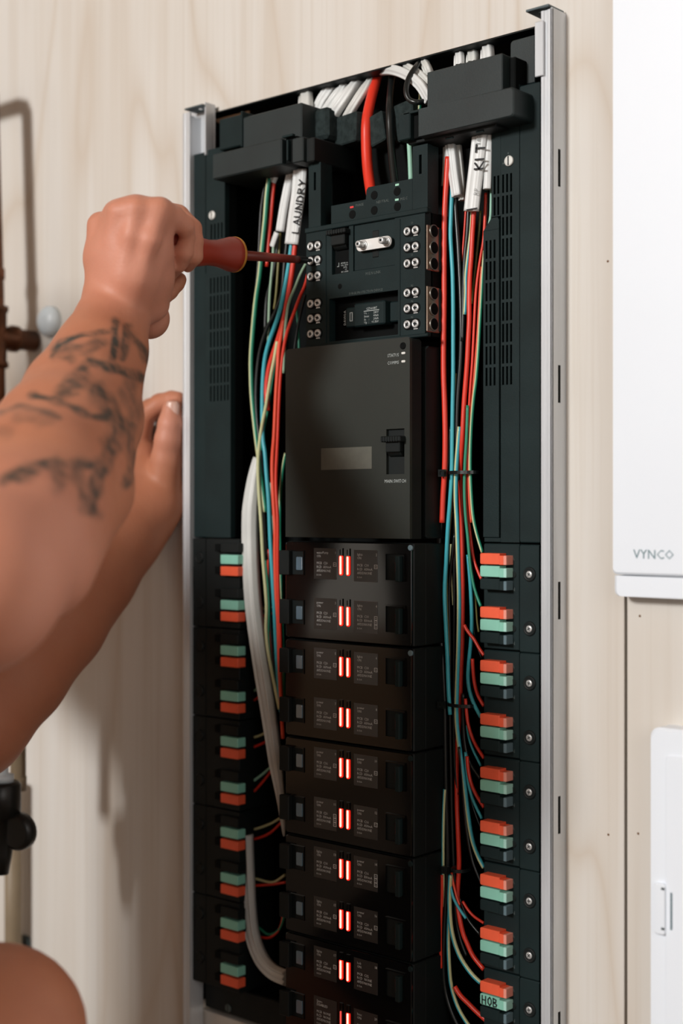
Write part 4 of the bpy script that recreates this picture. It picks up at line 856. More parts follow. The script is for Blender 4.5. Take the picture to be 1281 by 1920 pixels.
LW = [
 ('yg', 8.5, -.012, [(504, 335), (500, 370), (497, 410), (493, 450), (490, 480), (486, 520), (480, 560), (475, 610), (471, 666), (471, 710), (473, 750), (478, 800), (484, 850), (490, 900), (498, 960)], 'cream and green earth wire bowing out furthest to the left'),
 ('y', 6.5, -.016, [(520, 640), (514, 675), (508, 705), (499, 760), (491, 800), (485, 845), (484, 885), (486, 930), (490, 985), (493, 1045), (498, 1105), (500, 1140), (499, 1180), (502, 1215), (508, 1250), (517, 1295), (524, 1330)], 'pale yellow wire crossing in front of the earth wire'),
 ('g', 4, -.010, [(524, 650), (513, 700), (503, 765), (495, 805), (489, 850), (489, 890), (492, 930), (496, 985), (498, 1045), (503, 1105), (505, 1150), (504, 1190), (508, 1235), (520, 1300)], 'dark green wire alongside the pale yellow wire'),
 ('r', 7.5, -.006, [(514, 339), (511, 370), (508, 405), (504, 450), (500, 500)], 'red wire beside the cream earth wire at the top left'),
 ('c', 8, -.014, [(547, 456), (541, 500), (533, 545), (524, 585), (514, 615), (505, 640), (497, 672), (493, 715), (492, 770), (493, 820), (497, 850), (500, 890), (504, 940), (507, 1010), (511, 1080), (515, 1150), (518, 1215), (523, 1290), (527, 1335)], 'light blue wire from the LAUNDRY cable, curving down beside the red wires'),
 ('r', 10, -.013, [(554, 456), (549, 500), (544, 535), (539, 565), (532, 600), (522, 635), (512, 665), (504, 695), (500, 730), (502, 770)], 'thick bright red wire from the LAUNDRY cable'),
 ('o', 7.5, -.015, [(532, 600), (527, 630), (523, 655), (521, 690), (518, 735), (516, 777), (514, 820), (511, 860), (511, 895), (513, 940), (516, 990), (516, 1040), (518, 1110), (522, 1170), (524, 1245), (528, 1330), (531, 1385)], 'orange red wire running down left of the grey main cover'),
 ('r', 6.5, -.017, [(579, 508), (572, 535), (562, 558), (550, 590), (538, 625), (531, 660), (526, 710), (523, 765), (521, 820), (518, 880), (518, 920), (521, 975), (521, 1040), (522, 1110), (525, 1170), (527, 1240)], 'red wire from the left screws of the supply block, nearest the main cover'),
 ('pg', 5.5, -.016, [(574, 494), (563, 515), (553, 540), (542, 566), (537, 596), (534, 630), (533, 660), (532, 700)], 'pale green wire from just below the screwdriver tip'),
 ('k', 6.5, -.010, [(538, 455), (534, 490), (528, 550), (514, 590), (500, 617), (488, 655), (482, 695), (480, 740), (482, 785), (488, 840), (493, 900), (495, 970), (500, 1050)], 'black wire arching left of the light blue wire'),
 ('yg', 6.5, -.010, [(536, 850), (529, 890), (525, 955), (525, 1020), (527, 1080), (529, 1125), (530, 1175), (531, 1215), (532, 1260), (532, 1310)], 'cream and green wire tight against the left edge of the main cover'),
 ('pg', 5, -.006, [(513, 455), (511, 495), (506, 550), (504, 600), (503, 645)], 'grey green wire behind the screwdriver shaft'),
 ('ol', 4.5, -.004, [(526, 435), (522, 494), (518, 550), (514, 580)], 'olive wire under the left white cable'),
 ('k', 6.5, -.005, [(522, 436), (519, 470), (511, 520), (500, 560), (497, 620)], 'black wire under the left white cable'),
 ('k', 5, -.010, [(573, 552), (566, 580), (559, 610), (554, 640), (551, 665)], 'black wire left of the lower left supply screws'),
 ('g', 4.5, -.007, [(555, 575), (558, 600), (560, 630), (561, 660)], 'short green wire left of the lower supply screws'),
 ('k', 5, -.004, [(497, 345), (490, 390), (487, 440), (484, 500), (478, 560)], 'black wire left of the cream earth wire at the top'),
 ('t', 4.5, -.002, [(508, 905), (512, 960), (515, 1010), (519, 1060)], 'thin teal wire between the blue and red wires'),
 ('k', 5, -.004, [(509, 1000), (506, 1060), (506, 1130), (509, 1190), (515, 1250), (524, 1310)], 'black wire between the pale yellow and light blue wires'),
 ('r', 5, -.002, [(504, 1030), (503, 1090), (506, 1160), (511, 1220), (519, 1280)], 'dark red wire deep in the left bundle'),
]
for (c, wp, Y, pts, lab) in LW: wire(c, wp, Y, pts, lab, GLF)
SW = [(1141, 'y', 'r', [(452, 1150), (470, 1146), (494, 1141), (508, 1138)], [(452, 1168), (474, 1160), (494, 1155), (510, 1150)], 'second'),
 (1300, 't', 'r', [(455, 1310), (470, 1299), (490, 1288), (512, 1278)], [(456, 1324), (472, 1316), (487, 1306), (512, 1290)], 'fourth'),
 (1375, 'y', 'r', [(456, 1388), (470, 1384), (490, 1378), (515, 1364)], [(456, 1405), (472, 1402), (498, 1391), (518, 1378)], 'fifth'),
 (1465, 't', 'r', [(456, 1472), (472, 1466), (492, 1452), (512, 1434)], [(458, 1496), (474, 1486), (496, 1462), (516, 1436)], 'sixth'),
 (1550, 'y', 'r', [(458, 1556), (480, 1554), (508, 1544), (530, 1531)], [(458, 1576), (482, 1572), (506, 1562), (530, 1540)], 'seventh'),
 (1650, 'y', 'r', [(462, 1642), (482, 1648), (512, 1654), (535, 1640)], [(462, 1660), (482, 1660), (512, 1658), (536, 1654)], 'eighth'),
 (1745, 'g', 'r', [(468, 1728), (484, 1738), (504, 1752), (524, 1742), (534, 1714)], [(470, 1752), (488, 1757), (508, 1757), (526, 1738), (532, 1704)], 'ninth')]
for _, c1, c2, pa, pb, nm in SW:
    wire(c1, 5, .004, pa, {'y': 'short cream', 't': 'short teal', 'g': 'short green'}[c1]+' wire looping to the %s left mint lever' % nm, GS, y1=.004)
    wire(c2, 5, .004, pb, 'short red wire looping to the %s left orange lever' % nm, GS, y1=.004)

def flat_cable(name, pts, wpx, tk, lobes, Ys, matn, label, group, cat='cable', scl=None, amp=.2):
    W_ = [P(p[0], p[1], p[2] if len(p) > 2 else Ys) for p in pts]
    mid = W_[len(W_)//2]; dd = depth(mid.x, mid.y); ww = wpx/2*dd/F_PX/.76
    sec = []; n = 40
    for i in range(n):
        a = 2*math.pi*i/n; ca_, sa = math.cos(a), math.sin(a)
        x = math.copysign(abs(ca_)**.75, ca_)*ww; z = math.copysign(abs(sa)**.75, sa)*tk*(1+amp*math.cos(lobes*math.pi*x/ww))
        sec.append((x, z))
    path = cat_rom(W_, 6)
    s_ = None
    if scl: s_ = [np.interp(i/(len(path)-1), np.linspace(0, 1, len(scl)), scl) for i in range(len(path))]
    mb = MB().sweep(path, sec, scl=s_); return tag(mb.build(name, matn), label, cat, group)
GC = 'white flat cables'
la = flat_cable('white_cable', [(563, 318), (560, 360), (553, 410), (547, 458)], 26, .0030, 3, -.016, 'whitecable', 'flat white cable with LAUNDRY written on it, left of the supply block', GC)
flat_cable('white_cable', [(548, 318), (541, 350), (533, 390), (526, 434)], 16, .0028, 3, -.008, 'whitecable', 'flat white cable behind and left of the LAUNDRY cable', GC)
flat_cable('white_cable', [(519, 318), (513, 330), (509, 340)], 17, .0026, 3, -.008, 'whitecable', 'short torn white cable end above the red and cream wires at the left', GC)
flat_cable('white_cable', [(519, 436), (514, 450), (510, 462)], 9, .0016, 1, -.012, 'whitecable', 'small torn white sheath tail beside the screwdriver shaft', GC)
ki = flat_cable('white_cable', [(900, 252), (895, 300), (889, 350), (884, 396)], 26, .0030, 3, -.016, 'whitecable', 'flat white cable with KIT written on it, right side', GC)
flat_cable('white_cable', [(917, 245), (916, 290), (915, 330), (914, 355)], 14, .0028, 1, -.012, 'whitecable', 'narrow white cable right of the KIT cable', GC)
flat_cable('white_cable', [(838, 262), (838, 290), (837, 320), (835, 349)], 13, .0024, 1, -.006, 'whitecable', 'slit white sheath behind the top of the thick red wire', GC)
flat_cable('white_cable', [(843, 262), (847, 290), (851, 325), (857, 368)], 16, .0028, 2, -.010, 'whitecable', 'torn white cable right of the thick red wire', GC)
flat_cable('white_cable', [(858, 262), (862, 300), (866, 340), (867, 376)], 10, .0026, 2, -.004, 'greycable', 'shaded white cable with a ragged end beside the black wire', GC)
def lettering(word, pa, pb, h, frac, parent, y, th=.0009):
    A, B = P(*pa, y), P(*pb, y); d = Vector((B.x-A.x, 0, B.z-A.z)); Ln = d.length; d.normalize(); up = Vector((-d.z, 0, d.x))
    handwriting('handwriting', word, (A.x, A.z), (d.x, d.z), (up.x, up.z), h, Ln/len(word), th, parent, y)['label'] = 'handwritten '+word
lettering('LAUNDRY', (560, 437), (574, 333), .0082, 1, la, -.0202, .0012)
lettering('KIT', (906, 316), (910, 268), .0088, 1, ki, -.0202, .0014)
t = MB(); q0, q1 = P(896, 364, -.0202), P(900, 330, -.0202); a_ = math.atan2(q1.z-q0.z, q1.x-q0.x)
for s_, (px_, py_) in (('BP', (895, 366)), ('182', (900, 272))):
    q = P(px_, py_, -.0200); add_text(t, s_, .0056, (q.x, -.0200, q.z), rot=a_)
tag(t.build('printed_text', 'printgrey', ki), kind='stuff')
q = P(885, 392, -.0200); MB().box(q.x-.0056, q.x+.0056, -.0202, -.0196, q.z-.0005, q.z+.0006, .0002).build('pen_line', 'ink', ki)
# big grey tail cable and its lower return
flat_cable('grey_cable', [(484, 858, -.006), (477, 900, -.008), (470, 960, -.010), (470, 1040, -.010), (474, 1120, -.010), (482, 1190, -.010), (494, 1270, -.010), (506, 1350, -.012), (517, 1430, -.014), (527, 1500, -.018), (533, 1568, -.022)], 25, .0052, 3, 0, 'greycable', 'long grey flat cable bowing left and tapering to a torn end beside the breakers', 'grey flat cables', amp=.34, scl=[.55, .85, 1, 1, 1, 1, 1, .9, .8, .5, .12])
flat_cable('grey_cable', [(461, 1564, -.004), (463, 1620, -.004), (467, 1700, -.004), (474, 1755, -.004), (490, 1797, -.006), (512, 1822, -.008), (538, 1834, -.010)], 23, .0045, 3, 0, 'greycable', 'grey cable curving from the left terminals under the breakers', 'grey flat cables', amp=.34)
# top incoming
wire('r', 20, .0, [(716, 105, .03), (706, 148, .02), (696, 185, .006), (688, 225, -.004), (687, 265, -.006), (689, 310, -.008), (694, 350, -.012), (698, 372, -.016)], 'very thick red supply cable entering the block from above', GT, 'supply_cable')
wire('k', 14.5, .0, [(742, 110, .03), (735, 150, .02), (731, 200, -.004), (732, 250, -.008), (736, 300, -.012), (742, 356, -.018)], 'very thick black supply cable entering the block from above', GT, 'supply_cable')
wire('t', 10, -.004, [(767, 255), (769, 290), (771, 340)], 'green earth cable beside the right post of the supply block', GT, 'supply_cable')
wire('k', 10.5, -.004, [(792, 112, .012), (780, 125, -.004), (766, 148, -.012), (762, 170, -.016), (767, 186, -.016), (782, 192, -.014), (802, 188, -.006)], 'black cable curled in a loop beside the top right clamp', GT, 'looped_cable')
for i, (pts, w_, m_, lb_) in enumerate([
  ([(660, 160, .05), (694, 138, .03), (730, 131, .006), (762, 140, -.004), (788, 160, -.008), (806, 190, -.008)], 15, 'whitecable', 'white cable arching over the thick black supply cable'),
  ([(712, 112, .05), (742, 116, .03), (768, 128, .004), (790, 142, 0), (806, 160, 0)], 12, 'greycable', 'grey white cable just above the arching white cable'),
  ([(772, 76, .05), (784, 100, .03), (798, 122, .004), (806, 140, .004)], 13, 'greycable', 'pale cable stub at the top of the right clamp'),
  ([(736, 84, .06), (714, 124, .040), (690, 158, .012), (670, 188, .004), (652, 218, .004), (640, 246, .012)], 14, 'greycable', 'brownish grey cable left of the thick red supply cable'),
  ([(716, 88, .06), (692, 130, .038), (662, 164, .010), (642, 190, .002), (624, 218, .002), (616, 250, .01)], 17, 'whitecable', 'broad white cable fanning down to the left'),
  ([(690, 90, .06), (668, 136, .040), (644, 166, .014), (628, 186, .008), (612, 210, .008)], 16, 'whitecable', 'white cable second in the fan from the left clamp'),
  ([(668, 95, .06), (646, 140, .040), (620, 168, .016), (605, 188, .012), (596, 210, .012)], 18, 'whitecable', 'white cable nearest the left clamp in the fan'),
  ([(574, 110, .055), (573, 150, .035), (573, 180, .010), (573, 208, .002)], 24, 'greycable', 'flat white cable dropping straight into the left clamp'),
  ([(617, 228, .0), (616, 244, .002), (614, 262, .006)], 9, 'whitecable', 'thin white tail between the left clamp and the foam block'),
  ([(858, 60, .05), (860, 88, .03), (861, 106, .008), (861, 124, .004)], 15, 'whitecable', 'white cable at the left of those entering the right clamp'),
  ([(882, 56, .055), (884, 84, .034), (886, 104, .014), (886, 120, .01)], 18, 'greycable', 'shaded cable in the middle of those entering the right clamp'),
  ([(911, 50, .05), (913, 78, .03), (914, 98, .008), (914, 118, .004)], 20, 'whitecable', 'white cable at the right of those entering the right clamp')]):
    flat_cable('white_cable', pts, w_, .0034 if w_ < 16 else .0045, 2, 0, m_, lb_, GT)
wire('yg', 8, .004, [(789, 168), (789, 185), (787, 206)], 'short green and cream earth stub behind the cable loop', GT, 'earth_wire')
# cable ties
for (px_, py_, x1_, hd, lb_) in ((827, 887, 882, -.020, 'black cable tie round the right bundle beside the main switch'), (825, 1322, 876, -.020, 'black cable tie round the right bundle level with the second breaker module'), (833, 1632, 864, -.020, 'black cable tie round the right bundle, lowest of three')):
    q = P(px_, py_, hd); e = empty('cable_tie', q, lb_, 'cable tie', 'black cable ties')
    x1w = X(x1_, -.016)
    hh = .0030
    mb = MB().grid([q.x-hh, q.x-hh*.45, q.x+hh*.45, q.x+hh], [q.z-hh, q.z-hh*.5, q.z+hh*.5, q.z+hh], {(1, 1)}, hd, hd+.004); mb.box(q.x-hh*.5, q.x+hh*.5, hd+.001, hd+.004, q.z-hh*.5, q.z+hh*.5, 0); mb.build('head', 'blackw', e)
    c0 = q.x+hh; cxm = (c0+x1w)/2; rx_ = (x1w-c0)/2+.002
    path = [Vector((cxm-rx_*math.cos(a), -.0085-.0095*math.sin(a), q.z+.0004)) for a in [math.pi*i/14 for i in range(-4, 19)]]
    st = MB(); vs = []; 
    for p_ in path: vs += [(p_.x, p_.y, p_.z-.0014), (p_.x, p_.y, p_.z+.0014), (p_.x*.93+cxm*.07, p_.y*.93-.0006, p_.z+.0014), (p_.x*.93+cxm*.07, p_.y*.93-.0006, p_.z-.0014)]
    fs = []
    for i in range(len(path)-1):
        for j_ in range(4): fs.append((4*i+j_, 4*i+(j_+1) % 4, 4*i+4+(j_+1) % 4, 4*i+4+j_))
    st.add(vs, fs, 0, False).build('strap', 'blackw', e)

# ================================================================== WHITE BOXES ON THE RIGHT
VY = -.020
vb = empty('wall_heater', (X(1210, VY), 0, Zf(1210, 1120, VY)), 'white wall-mounted unit lettered VYNCO at the upper right', 'wall unit')
vx0 = X(1147.5, VY); vx1 = vx0+.36; vz0 = Zf(1152, 1077, VY)
MB().rrect(vx0, vx1, vz0, .62, .004, VY, 0, bev=.0015).build('lid', 'white', vb)
MB().rrect(vx0+.0008, vx1-.001, Zf(1156, 1118, VY), vz0-.0008, .0045, VY+.0010, 0, bev=.002, corners=(0, 0, 1, 1)).build('base', 'white', vb)
t = MB(); q = P(1188, 1047, VY); add_text(t, 'VYNCO', .0098, (q.x, VY-.0003, q.z), sx=.98); t.build('printed_text', mat('teal_grey_print', (.16, .26, .29), .6), vb)
HY = -.020
hb = empty('white_junction_box', (X(1250, HY), 0, -.6), 'white wall box with a small latch, lower right corner', 'electrical box')
q = P(1217.5, 1500, HY)
MB().rrect(q.x, q.x+.30, -.62, Zf(1250, 1366, HY), .008, HY, 0, bev=.002, seg=8).build('case', 'white', hb)
MB().rrect(q.x+.014, q.x+.29, -.61, Zf(1265, 1416, HY), .004, HY-.0012, HY, bev=.0008).build('door', 'white', hb)
x0, x1, z0, z1 = R(1229, 1247, 1655, 1752, HY-.0012)
MB().rrect(x0, x1+.001, z0, z1, .0025, HY-.0030, HY, bev=.0008).build('latch', 'white', hb)
for py in (1667, 1742):
    q = P(1244, py, HY-.003); MB().box(q.x-.0016, q.x+.0010, HY-.0034, HY-.0028, q.z-.0008, q.z+.0010, .0001).build('latch_pin', 'bracket', hb)
x0, x1, z0, z1 = R(1257, 1260.5, 1674, 1744, HY-.0016); MB().box(x0, x1, HY-.0018, HY, z0, z1, .0003).build('finger_slot', 'greyblue', hb)

# ================================================================== PLUMBING LEFT
def tube(name, pts, r, m_, parent, seg=18):
    sec = [(r*math.cos(2*math.pi*i/seg), r*math.sin(2*math.pi*i/seg)) for i in range(seg)]
    return MB().sweep([Vector(p) for p in pts], sec).build(name, m_, parent)
pxw = X(-8, -.052); py0 = -.052
cp_ = empty('copper_pipe', (pxw, py0, -.1), 'brown copper pipe with a tee at the left edge of the picture', 'pipe')
pr = .0094
tilt = .022
def pipe_at(z): return Vector((pxw+tilt*(.25-z)*-.0+(-.045*(z-.22) if z > .22 else -.02*(z-.22)), py0, z))
tube('vertical_pipe', [pipe_at(z) for z in np.linspace(.455, -.02, 12)], pr, 'copper', cp_)
top = pipe_at(.455)
tube('horizontal_pipe', [top+Vector((.0, 0, -.002)), top+Vector((-.004, 0, .006)), top+Vector((-.016, 0, .010)), top+Vector((-.5, 0, .010))], pr, 'copper', cp_)
tz = Zf(20, 636, -.03); tp = pipe_at(tz)
MB().rev((tp.x, tp.y, tz+.034), (0, 0, -1), [(0, pr*1.05), (.001, pr*1.42), (.006, pr*1.42), (.008, pr*1.22), (.060, pr*1.22), (.062, pr*1.42), (.067, pr*1.42), (.068, pr*1.05)], 22).build('tee_body', 'copper', cp_)
MB().rev((tp.x, tp.y, tz), (0, 1, 0), [(0, pr*1.3), (.018, pr*1.3), (.019, pr*1.55), (.026, pr*1.55), (.028, pr*1.22), (.050, pr*1.22)], 22).build('tee_branch', 'copper', cp_)
for zz_ in (tz+.075, ): MB().rev((pipe_at(zz_).x, py0, zz_), (0, 0, -1), [(0, pr), (.001, pr*1.18), (.012, pr*1.18), (.013, pr)], 20).build('joint_ring', 'copper', cp_)
q = P(97, 603, 0); rc_ = tag(MB().rev((q.x, -.0002, q.z), (0, -1, 0), [(0, .0170), (.006, .0165), (.011, .012), (.0125, .004)], 28).build('wall_rose', 'whitepvc'), 'round white cover on the plywood behind the copper tee', 'pipe cover')
# white fitting and black valve
wx = PC(8, 1400, 1.36)
wf = empty('white_pipe_fitting', (wx.x, wx.y, wx.z), 'white plastic pipe fitting with a blue ring above the black valve', 'pipe fitting')
zp = lambda py: PC(8, py, 1.36).z
rad = lambda px: (px)/F_PX*1.36
MB().rev((wx.x, wx.y, zp(1300)), (0, 0, -1), [(0, rad(20)), (zp(1300)-zp(1368), rad(20))], 24).build('upper_tube', 'whitepvc', wf)
MB().rev((wx.x, wx.y, zp(1366)), (0, 0, -1), [(0, rad(22)), (zp(1366)-zp(1374), rad(22))], 24).build('blue_ring', 'bluering', wf)
MB().rev((wx.x, wx.y, zp(1375)), (0, 0, -1), [(0, rad(19)), (zp(1375)-zp(1420), rad(17)), (zp(1375)-zp(1424), rad(8)), (zp(1375)-zp(1450), rad(8)), (zp(1375)-zp(1452), rad(18)), (zp(1375)-zp(1466), rad(18))], 24).build('neck', 'whitepvc', wf)
bp2 = PC(34, 1400, 1.415)
tag(MB().rev((bp2.x, bp2.y, PC(34, 1290, 1.415).z), (0, 0, -1), [(0, .0075), (.088, .0078), (.088, .0085), (.102, .0085)], 20).build('tan_pipe', 'brownpvc'), 'tan plastic pipe running behind the white fitting', 'pipe')
bv = empty('black_valve', (wx.x, wx.y, zp(1560)), 'black plastic valve hanging at the lower left edge', 'valve')
MB().rev((wx.x-.004, wx.y, zp(1466)), (0, 0, -1), [(0, rad(30)), (.003, rad(36)), (zp(1466)-zp(1530), rad(36)), (zp(1466)-zp(1534), rad(24)), (zp(1466)-zp(1600), rad(20)), (zp(1466)-zp(1640), rad(13))], 24).build('body', 'valve', bv)
q = PC(26, 1562, 1.35); MB().rev((q.x, q.y, q.z), (-.3, 1, 0), [(0, .014), (.004, .0178), (.012, .0178), (.016, .010)], 26).build('side_cap', 'valve', bv)
wbk = empty('wall_bracket', P(40, 1780, 0), 'small grey metal bracket on the wall behind the knee', 'bracket')
x0, x1, z0, z1 = R(20, 52, 1752, 1810, -.004); MB().rrect(x0, x1, z0, z1, .006, -.005, -.0002, bev=.001).build('plate', 'bracket', wbk); MB().disc_cyl((x0+x1)/2+.004, z1-.012, -.0058, -.004, .002).build('screw', 'dark', wbk)
tag(MB().rev((P(24, 1700, -.02).x, -.0195, -.30), (0, 0, -1), [(0, .0095), (.30, .0095)], 20).build('waste_pipe', 'brownpvc'), 'tan waste pipe low on the wall below the black valve', 'pipe')

# ================================================================== SCREWDRIVER
tipp = P(584, 488.5, SY-.0030); col = PC(441, 477.5, 1.188); ax = (col-tipp).normalized()
shaft_len = (col-tipp).length
sd_ = empty('screwdriver', tipp, 'red insulated screwdriver held in the tattooed fist', 'screwdriver')
k1 = 1.19/F_PX
MB().rev(tipp, ax, [(0, .0012), (.006, .0019), (.0065, .0030), (.016, .0034), (.0165, .0036)], 16).build('tip', 'dark', sd_)
MB().rev(tipp+ax*.0155, ax, [(0, .0031), (.010, .0035), (shaft_len-.014, .0043)], 20).build('shaft', 'driver2', sd_)
MB().rev(col-ax*.0012, ax, [(0, .0128), (.0006, .0146), (.0024, .0149), (.0030, .0146)], 32).build('collar', 'yellowring', sd_)
hp = [(.0010, .0138), (.0020, .0146), (.006, .0144), (.012, .0128), (.020, .0110), (.030, .0104), (.042, .0120), (.056, .0142), (.080, .0156), (.100, .0155), (.112, .0140), (.118, .0095)]
MB().rev(col, ax, hp, 32).build('handle', 'driver', sd_)

# ================================================================== PERSON (signed-distance body, surface nets)
def smin(a, b, k): 
    h = np.clip(.5+.5*(b-a)/k, 0, 1); return b*(1-h)+a*h-k*h*(1-h)
def sdf_mesh(prims, h, pad=.02):
    pts = np.array([list(p[0]) for p in prims]+[list(p[1]) for p in prims]); rr_ = max(max(p[2], p[3]) for p in prims)
    lo = pts.min(0)-rr_-pad; hi = pts.max(0)+rr_+pad; n = np.ceil((hi-lo)/h).astype(int)+1
    G = np.full(n, .05, np.float32)
    for a, b, ra, rb, k in prims:
        a = np.array(a); b = np.array(b); ex = max(ra, rb)+max(k, .006)+3*h
        i0 = np.maximum(((np.minimum(a, b)-ex-lo)/h).astype(int), 0); i1 = np.minimum(((np.maximum(a, b)+ex-lo)/h).astype(int)+2, n)
        g = np.stack(np.meshgrid(*[lo[d]+h*np.arange(i0[d], i1[d]) for d in range(3)], indexing='ij'), -1).astype(np.float32)
        ab = b-a; L2 = max((ab**2).sum(), 1e-12); t = np.clip(((g-a)@ab)/L2, 0, 1)
        d = np.linalg.norm(g-a-t[..., None]*ab, axis=-1)-(ra+(rb-ra)*t)
        sl = tuple(slice(i0[d_], i1[d_]) for d_ in range(3)); G[sl] = smin(G[sl], d.astype(np.float32), k)
    S = G < 0
    cs = np.zeros(np.array(S.shape)-1, np.int8)
    offs = [(i, j, k) for i in (0, 1) for j in (0, 1) for k in (0, 1)]
    for o in offs: cs += S[o[0]:S.shape[0]-1+o[0], o[1]:S.shape[1]-1+o[1], o[2]:S.shape[2]-1+o[2]]
    act = np.argwhere((cs > 0) & (cs < 8)); idx = np.full(cs.shape, -1, np.int32); idx[tuple(act.T)] = np.arange(len(act))
    acc = np.zeros((len(act), 3)); cnt = np.zeros(len(act))
    for o in offs:
        for ax_ in range(3):
            if o[ax_]: continue
            o2 = list(o); o2[ax_] = 1
            va = G[tuple((act+o).T)]; vb_ = G[tuple((act+o2).T)]; m_ = (va < 0) != (vb_ < 0)
            t = np.where(m_, va/(va-vb_+1e-20), 0); p = np.tile(np.array(o, float), (len(act), 1)); p[:, ax_] += t
            acc[m_] += p[m_]; cnt[m_] += 1
    V = lo+h*(act+acc/cnt[:, None]); Fs = []
    for ax_ in range(3):
        u, v = (ax_+1) % 3, (ax_+2) % 3
        s0 = [slice(None)]*3; s1 = [slice(None)]*3; s0[ax_] = slice(0, -1); s1[ax_] = slice(1, None)
        A, B = S[tuple(s0)], S[tuple(s1)]; e = np.argwhere(A != B); e = e[(e[:, u] > 0) & (e[:, v] > 0)]
        q = []
        for du, dv in ((-1, -1), (0, -1), (0, 0), (-1, 0)):
            c = e.copy(); c[:, u] += du; c[:, v] += dv; c = np.minimum(c, np.array(cs.shape)-1); q.append(idx[tuple(c.T)])
        q = np.stack(q, 1); fl = A[tuple(e.T)]; q[~fl] = q[~fl][:, ::-1]; Fs.append(q[(q >= 0).all(1)])
    return V, np.concatenate(Fs)
MMU = .001
def chain(pts, k=.004):      # pts: (Vector, r)
    return [(tuple(a[0]), tuple(b[0]), a[1], b[1], k) for a, b in zip(pts[:-1], pts[1:])]
c_ = lambda px, py, Z, rpx: (PC(px, py, Z), rpx*Z/F_PX)
arm = []
# --- driver arm
wr1, wr2 = c_(196, 568, 1.115, 36), c_(246, 568, 1.125, 36)
e1 = c_(-60, 1085, .845, 165)
fa = [c_(222, 575, 1.12, 52), c_(206, 612, 1.105, 60), c_(180, 675, 1.07, 80), c_(146, 750, 1.03, 102), c_(108, 830, .985, 124), c_(66, 915, .94, 146), c_(10, 1010, .89, 162), c_(-60, 1090, .85, 165)]
arm += chain(fa, .006)
arm += chain([c_(198, 560, 1.115, 36), c_(172, 640, 1.08, 46), c_(120, 730, 1.03, 60)], .012)      # radius side
arm += chain([c_(246, 566, 1.125, 36), c_(226, 660, 1.09, 44), c_(196, 790, 1.03, 66), c_(160, 920, .97, 84), c_(80, 1060, .90, 96)], .012)
S1 = (Vector((.03, -.68, .02)), .062)
arm += chain([e1, (e1[0]*.5+S1[0]*.5, .056), S1], .02)
# hand back
K4, K3, K2, K1 = c_(190, 424, 1.115, 27), c_(222, 404, 1.10, 30), c_(255, 398, 1.092, 33), c_(300, 404, 1.095, 33)
for K, w_ in ((K4, c_(192, 545, 1.115, 30)), (K3, c_(210, 552, 1.11, 38)), (K2, c_(232, 552, 1.11, 40)), (K1, c_(262, 548, 1.115, 38))): arm += chain([K, (K[0]*.5+w_[0]*.5, (K[1]+w_[1])*.52), w_], .010)
arm += chain([c_(240, 430, 1.105, 36), c_(250, 520, 1.10, 46)], .012)
arm += chain([c_(285, 440, 1.115, 34), c_(288, 520, 1.12, 34), c_(284, 570, 1.13, 34)], .010)
arm += chain([c_(256, 480, 1.14, 50), c_(262, 540, 1.14, 44)], .010)
# heel ball and thumb
arm += chain([c_(262, 560, 1.14, 34), c_(278, 596, 1.155, 37), c_(281, 598, 1.155, 36)], .004)
arm += chain([c_(296, 560, 1.16, 22), c_(318, 546, 1.165, 15), c_(331, 532, 1.168, 14), c_(337, 524, 1.168, 13)], .003)
# fingers (index nearest, then behind it)
arm += chain([K1, c_(324, 408, 1.100, 23), c_(346, 423, 1.106, 19), c_(352, 444, 1.114, 14.5), c_(345, 472, 1.119, 18), c_(335, 494, 1.128, 16), c_(320, 514, 1.142, 13)], .0018)
arm += chain([c_(292, 398, 1.118, 26), c_(334, 405, 1.130, 21), c_(361, 428, 1.128, 17.5), c_(366, 452, 1.128, 15.5), c_(364, 480, 1.130, 16.5), c_(352, 498, 1.142, 13)], .0016)
arm += chain([c_(250, 405, 1.13, 28), c_(290, 410, 1.165, 22), c_(315, 432, 1.195, 19), c_(322, 462, 1.205, 17), c_(312, 490, 1.205, 15)], .003)
arm += chain([c_(215, 415, 1.13, 26), c_(255, 420, 1.175, 20), c_(280, 440, 1.20, 17), c_(288, 468, 1.205, 15), c_(282, 492, 1.20, 13)], .003)
# tendons and knuckle bumps
arm += chain([c_(256, 392, 1.080, 20), c_(248, 440, 1.080, 12), c_(236, 520, 1.090, 10)], .010)
arm += chain([c_(300, 392, 1.082, 18), c_(284, 450, 1.080, 11), c_(262, 520, 1.088, 9)], .010)
arm += chain([c_(222, 398, 1.085, 18), c_(216, 450, 1.090, 10)], .010)
# --- second arm
a2 = []
a2 += chain([c_(258, 968, 1.41, 70), c_(226, 1010, 1.395, 72), c_(170, 1080, 1.37, 84), c_(100, 1165, 1.335, 98), c_(20, 1260, 1.30, 106), c_(-60, 1350, 1.27, 108)], .008)
a2 += chain([c_(292, 935, 1.415, 44), c_(250, 1010, 1.40, 42), c_(150, 1130, 1.36, 60), c_(60, 1230, 1.32, 70)], .012)
a2 += chain([c_(222, 930, 1.415, 48), c_(180, 1010, 1.395, 52), c_(100, 1110, 1.36, 60)], .012)
e2 = c_(-60, 1350, 1.27, 104); S2 = (Vector((-.39, -.47, .09)), .056)
a2 += chain([e2, (e2[0]*.5+S2[0]*.5, .052), S2], .02)
# palm
a2 += chain([c_(300, 900, 1.415, 40), c_(292, 945, 1.412, 46), c_(262, 975, 1.41, 58)], .010)
a2 += chain([c_(262, 860, 1.43, 42), c_(256, 910, 1.425, 52), c_(240, 960, 1.415, 58)], .010)
a2 += chain([c_(225, 850, 1.44, 36), c_(225, 920, 1.43, 44)], .010)
